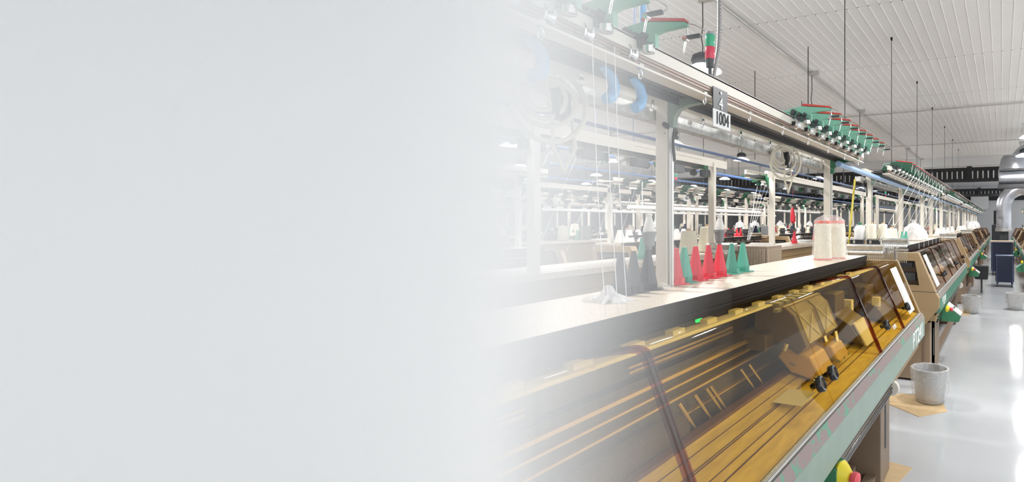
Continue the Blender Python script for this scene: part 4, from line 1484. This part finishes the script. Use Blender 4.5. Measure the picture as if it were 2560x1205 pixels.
for i in range(16):
    x0 = rnd.choice([-1.2, -4.6, -8.1, 1.0, 1.0, -1.2])
    y = 12.0 + i * 1.25
    if x0 < -2 and y > 26:
        x0 = -1.2
    b = None
    if bagm is None:
        b = MB()
        b.lathe([(0.12, 0), (0.17, 0.03), (0.17, 0.12), (0.13, 0.24), (0.05, 0.30), (0.06, 0.34)], n=24, jitter=0.4)
        bagm = b.build('yarn_bag', M_bag, smooth=True)
        o = bagm
    else:
        o = bagm.copy(); COL.objects.link(o)
    o.location = (x0, y, ZW)
    o.rotation_euler = (0, 0, i)
    tag(o, 'milky plastic yarn bag on a distant machine', 'plastic bag', 'yarn bags in the distance')

# white garment rail / yarn tubes in the rear rows (long pale horizontal bars)
for i, (x, y0, y1_, z, lab) in enumerate(((-4.42, 5.9, 10.2, 1.80, 'long white wrapped roller above the cones across the second aisle'), (-8.0, 8, 20, 1.85, 'long white roller over the third row of machines'), (-6.2, 8, 20, 1.95, 'long white roller over the fourth row of machines'), (-9.8, 10, 24, 1.9, 'long white roller over the farthest machines'))):
    b = MB().tube([(x, y0, z), (x, y1_, z)], 0.032, 10)
    for yy in (y0 + 0.3, y1_ - 0.3):
        b.tube([(x, yy, z), (x, yy, 2.15)], 0.008, 6)
    tag(b.build('white_roller', M_paper, smooth=True), lab, 'roller')

# louvred control box behind the green cones
yy = y_at(1895, -1.95)
gb = thing('control_box', 'beige control box with vertical grille behind the green cone holders', 'control box', (-1.80, yy, 1.20))
MB().box(-0.34, 0.0, -0.16, 0.20, 0.0, 0.20).build('case', mat('beige_case', (0.30, 0.235, 0.18), 0.5), gb, bevel=0.012)
b = MB()
for k in range(22):
    b.box(0.0, 0.008, -0.15 + k * 0.0145, -0.15 + k * 0.0145 + 0.006, 0.02, 0.175)
    b.box(-0.33 + k * 0.0145, -0.33 + k * 0.0145 + 0.006, -0.168, -0.16, 0.02, 0.175)
b.build('grille_bar', mat('beige_bar', (0.66, 0.56, 0.45), 0.5), gb)
b = MB().box(-0.30, -0.18, -0.175, -0.168, 0.08, 0.13)
b.build('badge', mat('beige_badge', (0.55, 0.42, 0.28), 0.5), gb)
MB().box(-0.20, -0.14, -0.02, 0.04, -1.2, 0.0).build('stand', M_brown, gb)
tension_rack((-2.32, yy - 0.25, 1.36), 'grey rack on thin legs left of the beige grilled control box', 0.28, 12, 0, False)
tension_rack((-2.32, yy + 0.65, 1.33), 'dark rack of yarn guides behind the beige control box', 0.26, 12, 0, False)

# threads running down from the feeders
b = MB()
for k in range(4):
    y = 6.0 + 0.12 * k
    b.tube([(-2.62, y + 0.0, 2.08), (-2.35, y - 0.9 - 0.1 * k, 1.42)], 0.0016, 4)
tag(b.build('yarn_threads', M_thread), 'four slanting white threads above the beige control box', 'threads')
b = MB()
for k in range(8):
    y = 6.0 + 0.42 * k
    b.tube([(-0.80, y, 2.16), (-1.05, y - 0.75, 1.42)], 0.0016, 4)
    b.tube([(-0.80, y + 0.1, 2.16), (-0.80, y + 0.1, 1.32)], 0.0014, 4)
tag(b.build('yarn_threads', M_thread), 'white threads slanting down over the second machine', 'threads')
b = MB()
for px, x in ((1513, -1.04), (1536, -1.0), (1480, -1.02)):
    y = y_at(px, x)
    b.tube([(x, y, 2.10), (x + 0.01, y + 0.01, 1.7), (x + 0.03, y + 0.02, 1.34)], 0.0013, 5)
tag(b.build('yarn_threads', M_thread), 'white threads hanging in the mist from the nearest feeders', 'threads')
b = MB()
for k in range(7):
    y = 2.2 + 0.25 * k
    b.tube([(-2.62, y, 2.10), (-2.5, y - 0.5, 1.42)], 0.0014, 4)
tag(b.build('yarn_threads', M_thread), 'fine white threads behind the tall cream post', 'threads')
# signal towers in the rear rows
for i, (px, x, z, lab) in enumerate(((1690, -4.51, 2.178, 'small signal tower in the distance beyond the red cones'), (1997, -7.96, 2.178, 'tiny signal tower beyond the lone red cone holder'), (2214, -2.57, 2.178, 'tiny red signal light past the first machine'))):
    t2 = copy_tree(tw, (x, y_at(px, x), z), 0, lab)
# number plates in the rear rows
o = copy_tree(s2, (-4.48, y_at(1690, -4.48) + 0.3, 1.95), 0, 'small black and white number plate in the distance')
for ch in o.children:
    pass

# ================================================================== FLOOR THINGS AND DUCTS


def make_bin():
    t = thing('waste_bin', 'bin', 'waste bin')
    MB().lathe([(0.105, 0.0), (0.118, 0.004), (0.122, 0.02), (0.150, 0.285), (0.156, 0.288), (0.156, 0.296), (0.147, 0.296), (0.118, 0.03), (0.10, 0.012)], n=40).build('wire_body', mat('silver_mesh', (0.50, 0.50, 0.50), 0.4, 0.6, bump=0.3, bscale=220), t, smooth=True)
    b = MB()
    b.lathe([(0.128, 0.04), (0.150, 0.06), (0.162, 0.12), (0.160, 0.20), (0.163, 0.28), (0.166, 0.303), (0.158, 0.306), (0.148, 0.295), (0.140, 0.22)], n=48, jitter=0.10, cap=False)
    b.build('bin_liner', M_film, t, smooth=True)
    return t


bn = make_bin()
put(bn, -0.585, 5.17, 0.004, 'wire waste bin with clear liner standing on cardboard by the tan cabinet')
put(bn, -0.50, 10.55, 0.004, 'wire waste bin with liner beside the second machine')
put(bn, 0.22, 11.3, 0.0, 'round grey waste bin across the floor aisle, by the blue cart')
cb = thing('cardboard_sheet', 'flat cardboard sheet under the nearest waste bin', 'cardboard', (0, 0, 0))
MB().prism([(-1.05, 5.05), (-0.62, 4.72), (-0.42, 4.95), (-0.50, 5.28), (-0.85, 5.30)], 0.0, 0.004, 'z').build('sheet', M_card, cb)
b = MB().prism([(-0.66, 3.1), (-0.60, 3.35), (-0.53, 3.72), (-0.90, 3.80), (-1.0, 3.2)], 0.0, 0.004, 'z')
tag(b.build('cardboard_sheet', M_card), 'cardboard sheet by the foot of the foreground machine', 'cardboard')
b = MB().prism([(-0.72, 10.2), (-0.55, 10.2), (-0.42, 10.7), (-0.70, 10.8)], 0.0, 0.004, 'z')
tag(b.build('cardboard_sheet', M_card), 'cardboard sheet under the second waste bin', 'cardboard')
# folded bag / dark box low under foreground machine
tag(MB().box(-1.06, -0.78, 2.45, 2.85, 0.0, 0.22).build('storage_box', M_black, bevel=0.01), 'black box on the floor under the foreground machine', 'box')
tag(MB().box(-1.06, -0.78, 2.95, 3.22, 0.0, 0.17).build('carton', M_brown, bevel=0.004), 'brown carton on the floor by the pedestal', 'carton')
# green control pendant boxes below the front beams
for k, (y, lab) in enumerate(((6.5, 'green control console hanging below the second machine'), (12.0, 'green control console below the third machine'), (17.8, 'green control console farther along the front row'))):
    t = thing('control_console', lab, 'console', (XA + 0.79, y, 0.52))
    t.scale = (0.9, 0.9, 0.9)
    MB().prism([(-0.06, 0.0), (0.14, 0.0), (0.16, 0.06), (0.0, 0.19), (-0.06, 0.19)], -0.12, 0.16).build('housing', M_dgreen, t, bevel=0.004)
    MB().prism([(0.155, 0.075), (0.165, 0.085), (0.01, 0.205), (0.0, 0.195)], -0.11, 0.15).build('key_panel', M_paper, t)
    b = MB()
    for j in range(3):
        b.box(0.06, 0.09, -0.07 + j * 0.07, -0.03 + j * 0.07, 0.15, 0.162)
    b.build('key_row', M_greyp, t)
    e = MB().lathe([(0.038, 0), (0.044, 0.012), (0.022, 0.042)], c=(0.01, -0.28, 0.18), axis=(1, -0.2, -0.1), n=18).build('stop_collar', M_yellow, t, smooth=True)
    MB().lathe([(0.016, 0.040), (0.024, 0.056), (0.022, 0.074), (0.004, 0.078)], c=(0.01, -0.28, 0.18), axis=(1, -0.2, -0.1), n=16).build('stop_button', M_pink, e, smooth=True)
for k, (y, lab) in enumerate(((13.6, 'yellow and red stop knob hanging opposite, near the blue cart'), (19.5, 'distant stop knob across the floor aisle'))):
    t = thing('control_console', lab, 'console', (1.24 - 0.80, y, 0.52), PI)
    MB().prism([(-0.06, 0.0), (0.14, 0.0), (0.16, 0.06), (0.0, 0.19), (-0.06, 0.19)], -0.12, 0.16).build('housing', M_dgreen, t)
    MB().prism([(0.155, 0.075), (0.165, 0.085), (0.01, 0.205), (0.0, 0.195)], -0.11, 0.15).build('key_panel', M_mint, t)
    MB().lathe([(0.038, 0), (0.044, 0.012), (0.022, 0.042)], c=(0.03, 0.25, 0.22), axis=(1, 0.2, -0.1), n=18).build('stop_collar', M_yellow, t, smooth=True)
# black bin hanging under the third machine
t = thing('black_bin', 'square black bin beside the third machine of the front row', 'waste bin', (-0.42, 13.6, 0.32))
MB().prism([(-0.13, 0.0), (0.13, 0.0), (0.15, 0.30), (-0.15, 0.30)], -0.14, 0.14).build('bin_body', M_black, t, bevel=0.01)
MB().box(-0.02, 0.02, -0.02, 0.02, -0.32, 0.0).build('stand', M_dark, t)
# blue carts in the aisle
for k, (x, y, w, h, lab) in enumerate(((0.06, 15.3, 0.42, 0.78, 'dark navy wheeled cart standing in the open floor aisle'), (0.0, 18.6, 0.60, 1.0, 'taller navy crate cart behind the other, with pale top'))):
    t = thing('navy_cart', lab, 'cart', (x, y, 0))
    b = MB().box(-w / 2, w / 2, -0.25, 0.25, 0.12, h)
    b.build('tub', M_navy, t, bevel=0.03)
    b = MB()
    for sx_ in (-1, 1):
        for sy_ in (-1, 1):
            b.cyl((sx_ * (w / 2 - 0.03), sy_ * 0.24, 0.06), (sx_ * (w / 2 - 0.03), sy_ * 0.24, h + 0.02), 0.012, n=8)
    b.tube([(-w / 2, -0.26, h), (w / 2, -0.26, h)], 0.012, 8)
    b.build('cart_frame', mat('blue_grey_tube', (0.14, 0.18, 0.30), 0.4, 0.3), t)
    for sx_ in (-1, 1):
        for sy_ in (-1, 1):
            MB().cyl((sx_ * (w / 2 - 0.05) - 0.012, sy_ * 0.2, 0.05), (sx_ * (w / 2 - 0.05) + 0.012, sy_ * 0.2, 0.05), 0.05, n=14).build('wheel', M_dark, t, smooth=True)
    if k == 1:
        MB().box(-w / 2 - 0.02, w / 2 + 0.02, -0.27, 0.27, h, h + 0.04).build('lid', mat('peach_top', (0.75, 0.58, 0.45), 0.6), t)
# clutter at the far end
for k, (x, y, w, h, mt, lab) in enumerate(((-0.15, 26.0, 0.5, 1.5, M_truss, 'tall black cabinet closing the view down the aisle'), (-0.05, 36.0, 0.8, 2.3, M_truss, 'tall black rack against the far wall'))):
    tag(MB().box(x - w / 2, x + w / 2, y, y + 0.5, 0, h).build('dark_cabinet', mt, bevel=0.02), lab, 'cabinet')

# silver ducts


def duct_path(pts, r, seg=0.06):
    """corrugated tube through a polyline already rounded"""
    P = [Vector(p) for p in pts]
    out, rad = [], []
    i = 0
    for a, c in zip(P, P[1:]):
        n = max(1, int((c - a).length / seg))
        for k in range(n):
            out.append(a.lerp(c, k / n))
            rad.append(r * (1.0 if i % 2 else 0.965))
            i += 1
    out.append(P[-1])
    rad.append(r)
    return out, rad


def arc(c, r, a0, a1, n=10):
    return [(c[0] + r * math.cos(math.radians(a0 + (a1 - a0) * k / n)), c[1], c[2] + r * math.sin(math.radians(a0 + (a1 - a0) * k / n))) for k in range(n + 1)]


dt = thing('ventilation_duct', 'silver spiral duct rising beside the aisle and bending over the right-hand machines', 'duct', (0, 0, 0))
dx0, dyy = 0.05, 20.5
rD = 0.235
pth = [(dx0, dyy, 1.36)] + arc((dx0 + 0.62, dyy, 2.12), 0.62, 180, 90) + [(4.4, dyy, 2.74)]
o_, r_ = duct_path(pth, rD, 0.05)
MB().tube(o_, r_, 28).build('duct_tube', M_duct, dt, smooth=True)
MB().cyl((dx0, dyy, 1.30), (dx0, dyy, 1.40), 0.26, n=24).build('base_collar', M_galv, dt, smooth=True)
MB().box(dx0 - 0.12, dx0 + 0.12, dyy - 0.12, dyy + 0.12, 0, 1.30).build('duct_stand', M_dark, dt)
d2 = thing('ventilation_duct', 'large silver duct under the ceiling with a wide drum and an elbow', 'duct', (0, 0, 0))
yy = 16.2
o_, r_ = duct_path([(-0.08, yy, 2.78)] + [(1.2, yy, 2.78), (4.4, yy, 2.78)], 0.20, 0.05)
MB().tube(o_, r_, 28).build('duct_tube', M_duct, d2, smooth=True)
MB().box(-0.1, 4.4, yy - 0.22, yy + 0.22, 2.50, 2.60).build('duct_support', M_truss, d2)
MB().lathe([(0.36, 0), (0.36, 0.02), (0.30, 0.30), (0.27, 0.32), (0.27, 0.36)], c=(0.28, yy, 3.0), n=32).build('duct_drum', M_duct, d2, smooth=True)
o_, r_ = duct_path([(0.36, yy, 3.25), (0.50, yy, 3.42), (0.90, yy, 3.66), (1.3, yy, 3.86), (2.4, yy, 3.9)], 0.19, 0.05)
MB().tube(o_, r_, 24).build('duct_elbow', M_duct, d2, smooth=True)

# ================================================================== MIST
# added mist bank, shaped along view rays so the left side fades to white
DENS = 16.0
XN = 0.30
taus = [(1830, 0.0), (1780, 0.03), (1740, 0.07), (1700, 0.13), (1660, 0.22), (1620, 0.33), (1580, 0.46), (1540, 0.62), (1500, 0.80), (1460, 1.0), (1420, 1.25), (1380, 1.55), (1340, 1.95), (1300, 2.5), (1260, 3.2), (1220, 4.2), (1180, 6.0), (1140, 9.0)]
zs = [(0.02, 0.32), (1.30, 0.36), (1.42, 0.48), (1.50, 0.72), (1.55, 0.88), (1.62, 0.92), (1.80, 0.92), (ZC - 0.02, 0.92)]
b = MB()
near, farv = [], []
for (z, kf) in zs:
    rn, rf = [], []
    for px, tau in taus:
        t = (px - CX) / F_PX
        g = (cT + t * sT) / (sT - t * cT)
        p = Vector((-XN, XN * g))
        d_ = p.normalized()
        kk = kf + (1.0 - kf) * max(0, min(1, (1330 - px) / 190.0))
        q = p + d_ * max(0.0006, tau * kk / DENS)
        rn.append(b.bm.verts.new((p.x, p.y, z)))
        rf.append(b.bm.verts.new((q.x, q.y, z)))
    # the thick body of the bank
    rf.append(b.bm.verts.new((-2.2, 1.3, z)))
    rf.append(b.bm.verts.new((-25.8, 12.0, z)))
    rn.append(b.bm.verts.new((-XN, -1.6, z)))
    rn.append(b.bm.verts.new((-25.8, -1.6, z)))
    near.append(rn)
    farv.append(rf)
for i in range(len(zs) - 1):
    loop0 = near[i][::-1] + farv[i]
    loop1 = near[i + 1][::-1] + farv[i + 1]
    n = len(loop0)
    for k in range(n):
        b.bm.faces.new((loop0[k], loop0[(k + 1) % n], loop1[(k + 1) % n], loop1[k]))
nt_ = len(taus)
for lv, flip in ((0, False), (len(zs) - 1, True)):
    rn, rf = near[lv], farv[lv]
    fs = []
    for k in range(nt_ - 1):
        fs.append((rn[k], rn[k + 1], rf[k + 1], rf[k]))
    fs.append((rn[nt_ - 1], rn[nt_], rn[nt_ + 1], rf[nt_ + 1], rf[nt_], rf[nt_ - 1]))
    for f in fs:
        b.bm.faces.new(f)
mm = bpy.data.materials.new('fade_mist')
mm.use_nodes = True
nt = mm.node_tree
nt.nodes.clear()
out = nt.nodes.new('ShaderNodeOutputMaterial')
vs = nt.nodes.new('ShaderNodeVolumeScatter')
vs.inputs['Color'].default_value = (0.995, 0.998, 1.0, 1)
vs.inputs['Density'].default_value = DENS
vs.inputs['Anisotropy'].default_value = -0.7
nt.links.new(vs.outputs[0], out.inputs['Volume'])
mo = b.build('mist', mm)
tag(mo, 'added dense white mist fading out the left side of the hall', 'mist', kind='stuff')
